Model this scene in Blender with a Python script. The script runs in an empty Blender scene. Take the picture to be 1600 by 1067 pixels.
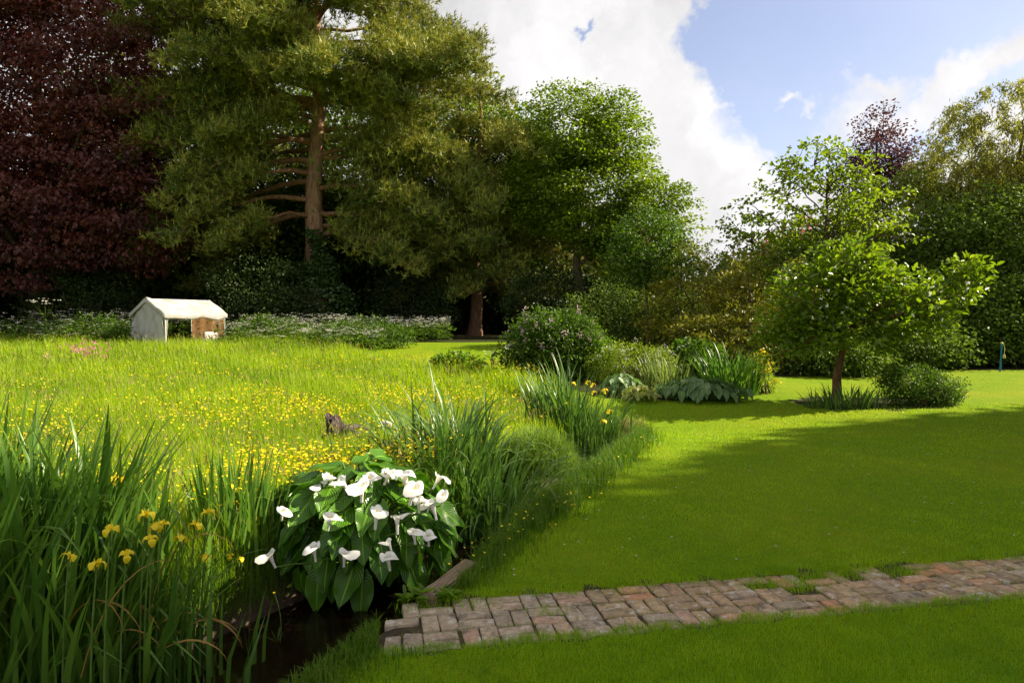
import bpy, math, random
import numpy as np
from mathutils import Vector, Matrix, Euler

rng = np.random.default_rng(11)
random.seed(11)
sc = bpy.context.scene
COL = sc.collection
R = math.radians

# ------------------------------------------------------------------ camera
EYE = 1.8
FPX = 1067.0                        # focal length in pixels of the 1600 px wide photograph
PITCH = math.atan(28.5 / FPX)
cam_data = bpy.data.cameras.new('camera')
cam = bpy.data.objects.new('camera', cam_data)
COL.objects.link(cam)
cam.location = (0, 0, EYE)
cam.rotation_euler = (R(90) - PITCH, 0, 0)
cam_data.lens = 24.0
cam_data.sensor_width = 36.0
cam_data.clip_start = 0.05
cam_data.clip_end = 2000
sc.camera = cam

def pix_dir(px, py):
    v = Vector(((px - 800) / FPX, 1.0, -(py - 533.5) / FPX))
    v.rotate(Euler((-PITCH, 0, 0)))
    return v.normalized()

# ------------------------------------------------------------------ world: sky with broken cloud
SUN_AZ = R(12)                      # ahead of the picture's right-hand side
SUN_EL = R(37)
SKY_STRENGTH = 0.07
EXPOSURE = 2.25
world = bpy.data.worlds.new('World')
sc.world = world
world.use_nodes = True
wn, wl = world.node_tree.nodes, world.node_tree.links
wn.clear()
def wnode(t, **kw):
    n = wn.new(t)
    for k, v in kw.items():
        setattr(n, k, v)
    return n
def wmath(op, a, b=None, c=None, clamp=False):
    n = wnode('ShaderNodeMath', operation=op, use_clamp=clamp)
    for i, s in enumerate((a, b, c)):
        if s is None: continue
        if isinstance(s, (int, float)): n.inputs[i].default_value = s
        else: wl.new(s, n.inputs[i])
    return n.outputs[0]
def wvec(op, a, b):
    n = wnode('ShaderNodeVectorMath', operation=op)
    for i, s in enumerate((a, b)):
        if isinstance(s, (tuple, list, Vector)): n.inputs[i].default_value = tuple(s)
        elif isinstance(s, (int, float)): n.inputs['Scale'].default_value = s
        else: wl.new(s, n.inputs[i])
    return n.outputs['Value'] if op in ('DOT_PRODUCT', 'LENGTH') else n.outputs['Vector']
def wnoise(vec, scale, detail=5, rough=0.55, out='Fac'):
    n = wnode('ShaderNodeTexNoise')
    n.inputs['Scale'].default_value = scale
    n.inputs['Detail'].default_value = detail
    n.inputs['Roughness'].default_value = rough
    wl.new(vec, n.inputs['Vector'])
    return n.outputs[out]
def wsmooth(x, lo, hi):
    n = wnode('ShaderNodeMapRange', interpolation_type='SMOOTHSTEP')
    n.inputs['From Min'].default_value = lo
    n.inputs['From Max'].default_value = hi
    wl.new(x, n.inputs['Value'])
    return n.outputs['Result']
tc = wnode('ShaderNodeTexCoord')
D = tc.outputs['Generated']
sky = wnode('ShaderNodeTexSky', sky_type='NISHITA', sun_disc=False)
sky.sun_elevation = SUN_EL
sky.sun_rotation = R(90) - SUN_AZ
sky.air_density = 1.0
sky.dust_density = 1.2
sky.ozone_density = 1.0
def scaled(v, s):
    n = wnode('ShaderNodeVectorMath', operation='SCALE')
    wl.new(v, n.inputs[0]); n.inputs['Scale'].default_value = s
    return n.outputs['Vector']
n1 = wvec('SUBTRACT', wnoise(D, 5.0, 6, 0.6, 'Color'), (0.5, 0.5, 0.5))
n2 = wvec('SUBTRACT', wnoise(D, 22.0, 5, 0.6, 'Color'), (0.5, 0.5, 0.5))
W = wvec('ADD', wvec('ADD', D, scaled(n1, 0.20)), scaled(n2, 0.075))
def ellipse(px, py, a, b, ang=0):
    c = pix_dir(px, py)
    e1 = c.cross(Vector((0, 0, 1))).normalized()
    e2 = e1.cross(c).normalized()
    ca, sa = math.cos(R(ang)), math.sin(R(ang))
    f1 = (e1 * ca + e2 * sa) * (FPX / a)
    f2 = (e2 * ca - e1 * sa) * (FPX / b)
    q = wvec('SUBTRACT', W, c)
    x = wvec('DOT_PRODUCT', q, f1); y = wvec('DOT_PRODUCT', q, f2)
    r = wmath('SQRT', wmath('ADD', wmath('MULTIPLY', x, x), wmath('MULTIPLY', y, y)))
    return r
def gap(px, py, a, b, ang=0, soft=0.22):
    return wsmooth(ellipse(px, py, a, b, ang), 1 + soft, 1 - soft)
clear = gap(1275, 85, 150, 150, 20, 0.10)
for args in ((1290, 190, 130, 60, 10, 0.25), (1430, 5, 190, 60, 10, 0.3), (935, 47, 11, 6, 30, 0.9), (1520, 140, 90, 14, 20, 0.5), (1400, 215, 70, 26, 0, 0.4)):
    clear = wmath('MAXIMUM', clear, gap(*args))
for args in ((1415, 162, 88, 26, 6, 0.6), (1365, 128, 34, 12, 5, 0.8), (1248, 176, 16, 9, 30, 0.9)):
    clear = wmath('MULTIPLY', clear, wmath('SUBTRACT', 1.0, wmath('MULTIPLY', gap(*args), 0.92)))
# the rest of the sky: broken cloud by noise alone
front = wsmooth(wvec('DOT_PRODUCT', D, pix_dir(800, 150)), 0.55, 0.8)
broken = wsmooth(wnoise(W, 2.4, 7, 0.55), 0.38, 0.52)
cover = wmath('MAXIMUM', broken, front)
mask = wmath('MAXIMUM', wmath('MULTIPLY', cover, wmath('SUBTRACT', 1.0, clear)), 0.13)
ramp = wnode('ShaderNodeValToRGB')
ramp.color_ramp.elements[0].position = 0.30
ramp.color_ramp.elements[1].position = 0.62
ramp.color_ramp.elements[0].color = (0.64, 0.635, 0.645, 1)
ramp.color_ramp.elements[1].color = (1.0, 0.98, 0.98, 1)
wl.new(wnoise(W, 4.5, 6, 0.5), ramp.inputs['Fac'])
cl = wnode('ShaderNodeVectorMath', operation='SCALE')
wl.new(ramp.outputs['Color'], cl.inputs[0]); cl.inputs['Scale'].default_value = 3.2
mx = wnode('ShaderNodeMix', data_type='RGBA')
wl.new(mask, mx.inputs['Factor'])
tintn = wnode('ShaderNodeVectorMath', operation='MULTIPLY'); wl.new(sky.outputs['Color'], tintn.inputs[0]); tintn.inputs[1].default_value = (0.56, 0.51, 0.53)
wl.new(tintn.outputs['Vector'], mx.inputs[6]); wl.new(cl.outputs['Vector'], mx.inputs[7])
bg = wnode('ShaderNodeBackground')
bg.inputs['Strength'].default_value = SKY_STRENGTH
wl.new(mx.outputs[2], bg.inputs['Color'])
wo = wnode('ShaderNodeOutputWorld')
wl.new(bg.outputs['Background'], wo.inputs['Surface'])

# ------------------------------------------------------------------ sun and exposure
sun_data = bpy.data.lights.new('sun', 'SUN')
sun_data.energy = 3.0
sun_data.angle = R(0.6)
sun_data.color = (1.0, 0.87, 0.66)
sun = bpy.data.objects.new('sun', sun_data)
COL.objects.link(sun)
S = Vector((math.cos(SUN_AZ) * math.cos(SUN_EL), math.sin(SUN_AZ) * math.cos(SUN_EL), math.sin(SUN_EL)))
sun.rotation_euler = (-S).to_track_quat('-Z', 'Y').to_euler()
sun.location = S * 60
sc.view_settings.view_transform = 'Standard'
sc.view_settings.look = 'None'
sc.view_settings.gamma = 1.0
sc.view_settings.use_curve_mapping = False
sc.view_settings.exposure = EXPOSURE
sc.render.engine = 'CYCLES'
sc.cycles.max_bounces = 8
sc.cycles.transparent_max_bounces = 8

# ------------------------------------------------------------------ materials
def new_mat(name):
    m = bpy.data.materials.new(name)
    m.use_nodes = True
    m.node_tree.nodes.clear()
    return m, m.node_tree.nodes, m.node_tree.links

def leaf_mat(name, dark, light, trans=0.4, rough=0.5, spec=0.3, tboost=(1.25, 1.35, 0.7), noise_scale=None, veins=False):
    """leaf: colour varies leaf by leaf (attribute tint) and softly through the plant"""
    m, n, l = new_mat(name)
    out = n.new('ShaderNodeOutputMaterial')
    at = n.new('ShaderNodeAttribute'); at.attribute_name = 'tint'
    mixc = n.new('ShaderNodeMix'); mixc.data_type = 'RGBA'
    mixc.inputs[6].default_value = (*dark, 1); mixc.inputs[7].default_value = (*light, 1)
    fac = at.outputs['Fac']
    if noise_scale:
        g = n.new('ShaderNodeNewGeometry')
        ns = n.new('ShaderNodeTexNoise'); ns.inputs['Scale'].default_value = noise_scale; ns.inputs['Detail'].default_value = 3
        l.new(g.outputs['Position'], ns.inputs['Vector'])
        ad = n.new('ShaderNodeMath'); ad.operation = 'MULTIPLY_ADD'; ad.use_clamp = True
        l.new(ns.outputs['Fac'], ad.inputs[0]); ad.inputs[1].default_value = 1.2
        sb = n.new('ShaderNodeMath'); sb.operation = 'SUBTRACT'; l.new(fac, sb.inputs[0]); sb.inputs[1].default_value = 0.6
        l.new(sb.outputs[0], ad.inputs[2])
        fac = ad.outputs[0]
    l.new(fac, mixc.inputs['Factor'])
    colr = mixc.outputs[2]
    p = n.new('ShaderNodeBsdfPrincipled')
    p.inputs['Roughness'].default_value = rough
    p.inputs['Specular IOR Level'].default_value = spec
    if veins:
        uv = n.new('ShaderNodeUVMap'); sep = n.new('ShaderNodeSeparateXYZ'); l.new(uv.outputs['UV'], sep.inputs[0])
        # midrib: u = 0.5; side veins sweep forward from it
        a = n.new('ShaderNodeMath'); a.operation = 'SUBTRACT'; l.new(sep.outputs[0], a.inputs[0]); a.inputs[1].default_value = 0.5
        b = n.new('ShaderNodeMath'); b.operation = 'ABSOLUTE'; l.new(a.outputs[0], b.inputs[0])
        mr = n.new('ShaderNodeMapRange'); mr.interpolation_type = 'SMOOTHSTEP'
        mr.inputs['From Min'].default_value = 0.045; mr.inputs['From Max'].default_value = 0.01; l.new(b.outputs[0], mr.inputs['Value'])
        c = n.new('ShaderNodeMath'); c.operation = 'MULTIPLY_ADD'; l.new(b.outputs[0], c.inputs[0]); c.inputs[1].default_value = -0.9; l.new(sep.outputs[1], c.inputs[2])
        d = n.new('ShaderNodeMath'); d.operation = 'MULTIPLY'; l.new(c.outputs[0], d.inputs[0]); d.inputs[1].default_value = 75
        e = n.new('ShaderNodeMath'); e.operation = 'SINE'; l.new(d.outputs[0], e.inputs[0])
        f = n.new('ShaderNodeMapRange'); f.inputs['From Min'].default_value = 0.55; f.inputs['From Max'].default_value = 1; f.inputs['To Max'].default_value = 0.16
        l.new(e.outputs[0], f.inputs['Value'])
        edge = n.new('ShaderNodeMapRange'); edge.interpolation_type = 'SMOOTHSTEP'
        edge.inputs['From Min'].default_value = 0.455; edge.inputs['From Max'].default_value = 0.5; edge.inputs['To Max'].default_value = 0.35
        l.new(b.outputs[0], edge.inputs['Value'])
        mxm = n.new('ShaderNodeMath'); mxm.operation = 'MAXIMUM'; l.new(mr.outputs[0], mxm.inputs[0]); l.new(f.outputs[0], mxm.inputs[1])
        mxe = n.new('ShaderNodeMath'); mxe.operation = 'MAXIMUM'; l.new(mxm.outputs[0], mxe.inputs[0]); l.new(edge.outputs[0], mxe.inputs[1])
        vm = n.new('ShaderNodeMix'); vm.data_type = 'RGBA'; l.new(mxe.outputs[0], vm.inputs['Factor'])
        l.new(colr, vm.inputs[6]); vm.inputs[7].default_value = (min(1, light[0] * 2.6), min(1, light[1] * 2.2), light[2] * 2.0, 1)
        colr = vm.outputs[2]
        bp = n.new('ShaderNodeBump'); bp.inputs['Strength'].default_value = 0.35; bp.inputs['Distance'].default_value = 0.01
        l.new(e.outputs[0], bp.inputs['Height']); l.new(bp.outputs['Normal'], p.inputs['Normal'])
    l.new(colr, p.inputs['Base Color'])
    tr = n.new('ShaderNodeBsdfTranslucent')
    tm = n.new('ShaderNodeMix'); tm.data_type = 'RGBA'; tm.blend_type = 'MULTIPLY'; tm.inputs['Factor'].default_value = 1
    l.new(colr, tm.inputs[6]); tm.inputs[7].default_value = (*tboost, 1)
    l.new(tm.outputs[2], tr.inputs['Color'])
    ms = n.new('ShaderNodeMixShader'); ms.inputs['Fac'].default_value = trans
    l.new(p.outputs[0], ms.inputs[1]); l.new(tr.outputs[0], ms.inputs[2])
    l.new(ms.outputs[0], out.inputs['Surface'])
    return m

def noise_mat(name, stops, scale=6, detail=6, rough=0.85, bump=0.4, bump_scale=None, stretch=(1, 1, 1), spec=0.2, coords='Object', dist=0.02, second=None):
    m, n, l = new_mat(name)
    out = n.new('ShaderNodeOutputMaterial')
    p = n.new('ShaderNodeBsdfPrincipled'); p.inputs['Roughness'].default_value = rough; p.inputs['Specular IOR Level'].default_value = spec
    t = n.new('ShaderNodeTexCoord'); mp = n.new('ShaderNodeMapping'); mp.inputs['Scale'].default_value = stretch
    l.new(t.outputs[coords], mp.inputs['Vector'])
    ns = n.new('ShaderNodeTexNoise'); ns.inputs['Scale'].default_value = scale; ns.inputs['Detail'].default_value = detail; ns.inputs['Roughness'].default_value = 0.62
    l.new(mp.outputs[0], ns.inputs['Vector'])
    cr = n.new('ShaderNodeValToRGB')
    els = cr.color_ramp.elements
    while len(els) < len(stops): els.new(0.5)
    for e, (pos, c) in zip(els, stops):
        e.position = pos; e.color = (*c, 1)
    l.new(ns.outputs['Fac'], cr.inputs['Fac'])
    colr = cr.outputs['Color']
    if second:                                    # broad slow variation
        s_scale, s_col, s_lo, s_hi = second
        n3 = n.new('ShaderNodeTexNoise'); n3.inputs['Scale'].default_value = s_scale; n3.inputs['Detail'].default_value = 4
        l.new(t.outputs[coords], n3.inputs['Vector'])
        mr = n.new('ShaderNodeMapRange'); mr.inputs['From Min'].default_value = s_lo; mr.inputs['From Max'].default_value = s_hi
        l.new(n3.outputs['Fac'], mr.inputs['Value'])
        mm = n.new('ShaderNodeMix'); mm.data_type = 'RGBA'; l.new(mr.outputs[0], mm.inputs['Factor'])
        l.new(colr, mm.inputs[6]); mm.inputs[7].default_value = (*s_col, 1)
        colr = mm.outputs[2]
    l.new(colr, p.inputs['Base Color'])
    if bump:
        n2 = n.new('ShaderNodeTexNoise'); n2.inputs['Scale'].default_value = bump_scale or scale * 2; n2.inputs['Detail'].default_value = 6
        l.new(mp.outputs[0], n2.inputs['Vector'])
        bp = n.new('ShaderNodeBump'); bp.inputs['Strength'].default_value = bump; bp.inputs['Distance'].default_value = dist
        l.new(n2.outputs['Fac'], bp.inputs['Height']); l.new(bp.outputs['Normal'], p.inputs['Normal'])
    l.new(p.outputs[0], out.inputs['Surface'])
    return m

# foliage
M = {}
M['beech'] = leaf_mat('copper_beech_leaf', (0.0585, 0.0161, 0.0185), (0.1658, 0.0506, 0.0367), 0.30, 0.45, 0.35, (1.5, 0.8, 0.7), 0.5)
M['copper2'] = leaf_mat('plum_leaf', (0.0510, 0.0220, 0.0300), (0.0935, 0.0500, 0.0500), 0.35, 0.5, 0.3, (1.3, 0.9, 0.9))
M['pine'] = leaf_mat('pine_needle', (0.0526, 0.1141, 0.0265), (0.3586, 0.3587, 0.0529), 0.22, 0.5, 0.3, (1.2, 1.1, 0.6), 0.55)
M['alder'] = leaf_mat('bright_green_leaf', (0.0758, 0.1262, 0.0073), (0.2043, 0.2764, 0.0114), 0.45, 0.45, 0.3, noise_scale=0.5)
M['acer'] = leaf_mat('yellow_green_leaf', (0.0886, 0.1434, 0.0059), (0.1949, 0.2532, 0.0101), 0.5, 0.45, 0.3, noise_scale=0.6)
M['willow'] = leaf_mat('willow_leaf', (0.1106, 0.1316, 0.0169), (0.3133, 0.2896, 0.0294), 0.4, 0.5, 0.3, noise_scale=0.6)
M['golden'] = leaf_mat('golden_yew_leaf', (0.0792, 0.1026, 0.0071), (0.2639, 0.2419, 0.0141), 0.3, 0.5, 0.3, noise_scale=0.7)
M['darkleaf'] = leaf_mat('dark_evergreen_leaf', (0.0485, 0.0840, 0.0146), (0.1560, 0.2251, 0.0294), 0.28, 0.6, 0.12, noise_scale=0.5)
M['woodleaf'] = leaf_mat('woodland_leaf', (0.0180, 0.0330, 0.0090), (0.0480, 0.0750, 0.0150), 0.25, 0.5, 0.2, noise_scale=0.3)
M['magnolia'] = leaf_mat('magnolia_leaf', (0.0627, 0.1229, 0.0058), (0.2131, 0.2867, 0.0116), 0.45, 0.32, 0.45, noise_scale=1.2)
M['lilac'] = leaf_mat('lilac_leaf', (0.0324, 0.0756, 0.0077), (0.0918, 0.1674, 0.0117), 0.35, 0.5, 0.2, noise_scale=1.5)
M['spring'] = leaf_mat('spring_shrub_leaf', (0.0720, 0.1440, 0.0072), (0.1560, 0.2640, 0.0115), 0.45, 0.5, 0.3, noise_scale=2)
M['limeherb'] = leaf_mat('lime_herb_leaf', (0.0978, 0.1552, 0.0083), (0.2300, 0.2990, 0.0152), 0.45, 0.5, 0.3, noise_scale=2)
M['ivy'] = leaf_mat('ivy_leaf', (0.0168, 0.0432, 0.0077), (0.0600, 0.1140, 0.0134), 0.2, 0.35, 0.5, noise_scale=1)
M['meadow'] = leaf_mat('meadow_grass_blade', (0.1175, 0.2194, 0.0059), (0.3032, 0.4096, 0.0117), 0.5, 0.5, 0.25, (1.2, 1.25, 0.5), 0.55)
M['lawnblade'] = leaf_mat('lawn_grass_blade', (0.1131, 0.2831, 0.0052), (0.2830, 0.4678, 0.0086), 0.45, 0.5, 0.25, (1.75, 1.3, 0.4), 5.0)
M['bankgrass'] = leaf_mat('bank_grass_blade', (0.0473, 0.1271, 0.0044), (0.1339, 0.2044, 0.0166), 0.45, 0.5, 0.25, noise_scale=2)
M['iris'] = leaf_mat('iris_leaf', (0.0453, 0.1162, 0.0146), (0.1345, 0.2459, 0.0312), 0.38, 0.38, 0.4, noise_scale=3)
M['irisblue'] = leaf_mat('grey_green_strap_leaf', (0.0429, 0.1054, 0.0189), (0.1287, 0.2258, 0.0421), 0.32, 0.38, 0.45, noise_scale=3)
M['paleiris'] = leaf_mat('pale_strap_leaf', (0.09, 0.14, 0.03), (0.20, 0.26, 0.07), 0.4, 0.4, 0.4, noise_scale=3)
M['deadleaf'] = leaf_mat('dry_leaf', (0.22, 0.12, 0.03), (0.42, 0.27, 0.07), 0.35, 0.6, 0.2)
M['calla'] = leaf_mat('calla_leaf', (0.0343, 0.1170, 0.0087), (0.0858, 0.2106, 0.0109), 0.30, 0.28, 0.5, (1.3, 1.35, 0.5), None, veins=True)
M['hosta'] = leaf_mat('blue_hosta_leaf', (0.0546, 0.1235, 0.0374), (0.1235, 0.2145, 0.0644), 0.3, 0.4, 0.45, veins=True)
M['hostagold'] = leaf_mat('gold_edged_hosta_leaf', (0.10, 0.15, 0.03), (0.28, 0.30, 0.05), 0.35, 0.4, 0.4, veins=True)
M['parsley'] = leaf_mat('cow_parsley_green', (0.0410, 0.0878, 0.0098), (0.1170, 0.1872, 0.0204), 0.4, 0.5, 0.2)
M['horsetail'] = leaf_mat('horsetail_green', (0.10, 0.18, 0.025), (0.20, 0.29, 0.04), 0.4, 0.5, 0.2)
def petal_mat(name, dark, light, trans=0.35, rough=0.5):
    return leaf_mat(name, dark, light, trans, rough, 0.25, (1.0, 1.0, 1.0))
M['white_petal'] = petal_mat('white_spathe', (0.78, 0.77, 0.70), (0.86, 0.85, 0.79), 0.22, 0.38)
M['umbel'] = petal_mat('cow_parsley_flower', (0.55, 0.56, 0.46), (0.80, 0.80, 0.72))
M['yellow'] = petal_mat('buttercup_petal', (0.72, 0.52, 0.008), (0.88, 0.70, 0.015), 0.3, 0.35)
M['irisyellow'] = petal_mat('yellow_iris_petal', (0.76, 0.57, 0.010), (0.90, 0.74, 0.03), 0.35, 0.45)
M['pink'] = petal_mat('campion_petal', (0.50, 0.10, 0.22), (0.75, 0.28, 0.42))
M['lilacpetal'] = petal_mat('lilac_flower', (0.42, 0.24, 0.34), (0.66, 0.48, 0.56))
M['redblossom'] = petal_mat('red_blossom', (0.40, 0.10, 0.06), (0.60, 0.22, 0.12))
M['orange'] = petal_mat('golden_flower', (0.76, 0.52, 0.015), (0.86, 0.70, 0.04))
M['spadix'] = noise_mat('spadix_yellow', [(0.3, (0.62, 0.38, 0.03)), (0.7, (0.78, 0.52, 0.06))], 60, bump=0.6, rough=0.6)
M['stem'] = noise_mat('green_stem', [(0.3, (0.06, 0.12, 0.02)), (0.7, (0.12, 0.20, 0.035))], 12, bump=0.1, rough=0.5)
# wood and bark
M['pinebark'] = noise_mat('pine_bark', [(0.25, (0.10, 0.055, 0.035)), (0.5, (0.30, 0.17, 0.105)), (0.75, (0.44, 0.29, 0.20))], 3.5, bump=1.0, bump_scale=5, stretch=(3, 3, 0.8), dist=0.06)
M['pinelimb'] = noise_mat('pine_limb_bark', [(0.25, (0.10, 0.050, 0.026)), (0.7, (0.30, 0.165, 0.085))], 4, bump=0.8, stretch=(2, 2, 1), dist=0.04)
M['bark'] = noise_mat('grey_brown_bark', [(0.25, (0.050, 0.036, 0.024)), (0.75, (0.16, 0.115, 0.075))], 5, bump=0.9, stretch=(3, 3, 0.6), dist=0.04)
M['redbark'] = noise_mat('warm_brown_bark', [(0.25, (0.075, 0.038, 0.018)), (0.75, (0.21, 0.11, 0.05))], 6, bump=0.9, stretch=(3, 3, 0.7), dist=0.04)
M['timber'] = noise_mat('weathered_timber', [(0.25, (0.085, 0.055, 0.034)), (0.5, (0.19, 0.135, 0.085)), (0.75, (0.28, 0.215, 0.15))], 5, bump=0.8, stretch=(1.5, 14, 14), dist=0.01)
M['stump'] = noise_mat('weathered_grey_wood', [(0.35, (0.012, 0.010, 0.009)), (0.52, (0.07, 0.05, 0.05)), (0.75, (0.26, 0.20, 0.21))], 5, bump=1.0, stretch=(4, 4, 1), dist=0.05)
M['stone'] = noise_mat('pale_stone', [(0.3, (0.22, 0.20, 0.17)), (0.7, (0.46, 0.43, 0.38))], 9, bump=0.7, dist=0.02)
# ground
M['lawn'] = noise_mat('mown_lawn', [(0.30, (0.080, 0.150, 0.003)), (0.5, (0.125, 0.205, 0.005)), (0.72, (0.175, 0.245, 0.006))], 28, 8, 0.9, 0.9, 70, spec=0.05, dist=0.03, second=(0.55, (0.19, 0.225, 0.008), 0.45, 0.75))
M['meadow_soil'] = noise_mat('meadow_thatch', [(0.30, (0.045, 0.075, 0.008)), (0.7, (0.12, 0.145, 0.014))], 14, 8, 0.95, 0.9, 40, spec=0.05, dist=0.05)
M['woodfloor'] = noise_mat('leaf_litter', [(0.30, (0.016, 0.014, 0.008)), (0.6, (0.040, 0.034, 0.016)), (0.8, (0.065, 0.050, 0.026))], 7, 8, 0.95, 0.8, 20, spec=0.05, dist=0.05, second=(0.3, (0.028, 0.045, 0.010), 0.5, 0.7))
M['soil'] = noise_mat('stream_mud', [(0.30, (0.022, 0.014, 0.008)), (0.7, (0.075, 0.050, 0.028))], 9, 8, 0.7, 0.9, 25, spec=0.25, dist=0.03)
M['pathsoil'] = noise_mat('path_joint_soil', [(0.30, (0.030, 0.022, 0.013)), (0.55, (0.062, 0.047, 0.027)), (0.75, (0.055, 0.075, 0.014))], 11, 8, 0.95, 0.8, 40, spec=0.1, dist=0.01)

# ------------------------------------------------------------------ mesh helpers
class Geo:
    """collects vertices, faces and a per-face tint"""
    def __init__(self):
        self.v, self.f, self.t, self.uv, self.n = [], {}, {}, {}, 0
    def add(self, v, f, tint=None, uv=None):
        v = np.asarray(v, dtype=np.float32).reshape(-1, 3)
        f = np.asarray(f, dtype=np.int64)
        k = f.shape[1]
        self.v.append(v)
        self.f.setdefault(k, []).append(f + self.n)
        t = np.full(len(f), 0.5) if tint is None else np.broadcast_to(np.asarray(tint, dtype=np.float32), (len(f),))
        self.t.setdefault(k, []).append(t)
        if uv is not None:
            uv = np.asarray(uv, dtype=np.float32)
        else:
            uv = np.zeros((len(v), 2), dtype=np.float32)
        self.uv.setdefault(0, []).append(uv)
        self.n += len(v)
    def mesh(self, name, mat, smooth=False):
        me = bpy.data.meshes.new(name)
        V = np.concatenate(self.v).astype(np.float32)
        UV = np.concatenate(self.uv[0])
        loops, starts, totals, tint = [], [], [], []
        pos = 0
        for k in self.f:
            F = np.concatenate(self.f[k])
            loops.append(F.ravel())
            starts.append(pos + np.arange(len(F)) * k)
            totals.append(np.full(len(F), k))
            tint.append(np.concatenate(self.t[k]))
            pos += F.size
        L = np.concatenate(loops).astype(np.int32)
        st = np.concatenate(starts).astype(np.int32)
        tt = np.concatenate(totals).astype(np.int32)
        me.vertices.add(len(V)); me.vertices.foreach_set('co', V.ravel())
        me.loops.add(len(L)); me.loops.foreach_set('vertex_index', L)
        me.polygons.add(len(st)); me.polygons.foreach_set('loop_start', st); me.polygons.foreach_set('loop_total', tt)
        me.update(calc_edges=True)
        a = me.attributes.new('tint', 'FLOAT', 'FACE')
        a.data.foreach_set('value', np.concatenate(tint).astype(np.float32))
        u = me.uv_layers.new(name='UVMap')
        u.data.foreach_set('uv', UV[L].ravel().astype(np.float32))
        if smooth:
            me.polygons.foreach_set('use_smooth', np.ones(len(st), dtype=bool))
        if mat is not None:
            me.materials.append(mat)
        me.validate()
        return me

def link(name, mesh, parent=None, loc=None, rot=None, scale=None, kind=None, label=None):
    o = bpy.data.objects.new(name, mesh)
    COL.objects.link(o)
    if parent is not None: o.parent = parent
    if loc is not None: o.location = loc
    if rot is not None: o.rotation_euler = rot
    if scale is not None: o.scale = scale if hasattr(scale, '__len__') else (scale,) * 3
    if kind: o['kind'] = kind
    if label: o['label'] = label
    return o

def thing(name, label, cat, loc=(0, 0, 0), rotz=0, group=None):
    o = bpy.data.objects.new(name, None)
    COL.objects.link(o)
    o.empty_display_size = 0.2
    o.location = loc; o.rotation_euler = (0, 0, rotz)
    o['label'] = label; o['category'] = cat
    if group: o['group'] = group
    return o

def tag(o, label, cat, group=None):
    o['label'] = label; o['category'] = cat
    if group: o['group'] = group
    return o

def unit(a):
    return a / np.maximum(np.linalg.norm(a, axis=-1, keepdims=True), 1e-9)

def tube(geo, pts, radii, sides=7, tint=0.5, cap=True):
    P = np.asarray(pts, dtype=float)
    n = len(P)
    rad = np.broadcast_to(np.asarray(radii, dtype=float), (n,))
    T = np.gradient(P, axis=0); T = unit(T)
    ref = np.array([0.31, 0.95, 0.05]) if abs(T[0][2]) > 0.7 else np.array([0, 0, 1.0])
    A = unit(np.cross(T, ref)); B = np.cross(T, A)
    ang = np.arange(sides) / sides * 2 * np.pi
    ring = A[:, None] * np.cos(ang)[None, :, None] + B[:, None] * np.sin(ang)[None, :, None]
    V = P[:, None] + ring * rad[:, None, None]
    i = np.arange(n - 1)[:, None] * sides; j = np.arange(sides)[None]
    j2 = (j + 1) % sides
    F = np.stack([i + j, i + j2, i + sides + j2, i + sides + j], -1).reshape(-1, 4)
    geo.add(V.reshape(-1, 3), F, tint)
    if cap:
        for e, r0 in ((0, rad[0]), (n - 1, rad[-1])):
            if r0 > 0.004:
                c = P[e] + (T[e] * 0.2 * r0 if e else -T[e] * 0.2 * r0)
                vv = np.concatenate([V[e], c[None]])
                ff = np.array([[k, (k + 1) % sides, sides] if e else [(k + 1) % sides, k, sides] for k in range(sides)])
                geo.add(vv, ff, tint)

def curve(p0, p1, sag=0.0, wob=0.0, n=8, mid=None):
    p0, p1 = np.asarray(p0, float), np.asarray(p1, float)
    t = np.linspace(0, 1, n)[:, None]
    m = (p0 + p1) / 2 + np.array([0, 0, sag]) if mid is None else np.asarray(mid, float)
    P = (1 - t) ** 2 * p0 + 2 * t * (1 - t) * m + t ** 2 * p1
    if wob:
        w = rng.normal(0, wob, (n, 3)); w[0] = 0; w[-1] = 0
        P = P + w
    return P

def add_leaves(geo, P, axis, nrm, L, Wd, fold=0.25, tint=None, droop=0.0, hexa=False):
    """leaf blades: diamond (2 triangles) or hexagon (4 triangles) folded along the midrib"""
    n = len(P)
    axis = unit(axis); side = unit(np.cross(axis, nrm)); nn = np.cross(side, axis)
    L = np.broadcast_to(L, (n,))[:, None]; Wd = np.broadcast_to(Wd, (n,))[:, None]
    tint = rng.random(n) if tint is None else tint
    tip = P + axis * L - nn * L * droop
    up = nn * Wd * fold
    if not hexa:
        mid = P + axis * L * 0.45
        V = np.stack([P, mid + side * Wd * 0.5 + up, tip, mid - side * Wd * 0.5 + up], 1)
        b = np.arange(n)[:, None] * 4
        F = np.concatenate([b + np.array([[0, 1, 2]]), b + np.array([[0, 2, 3]])])
        geo.add(V.reshape(-1, 3), F, np.concatenate([tint, tint]))
    else:
        m1 = P + axis * L * 0.32; m2 = P + axis * L * 0.7 - nn * L * droop * 0.4
        V = np.stack([P, m1 + side * Wd * 0.46 + up, m2 + side * Wd * 0.42 + up, tip, m2 - side * Wd * 0.42 + up, m1 - side * Wd * 0.46 + up], 1)
        b = np.arange(n)[:, None] * 6
        F = np.concatenate([b + np.array([q]) for q in ([0, 1, 2], [0, 2, 3], [0, 3, 4], [0, 4, 5])])
        geo.add(V.reshape(-1, 3), F, np.concatenate([tint] * 4))

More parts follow.
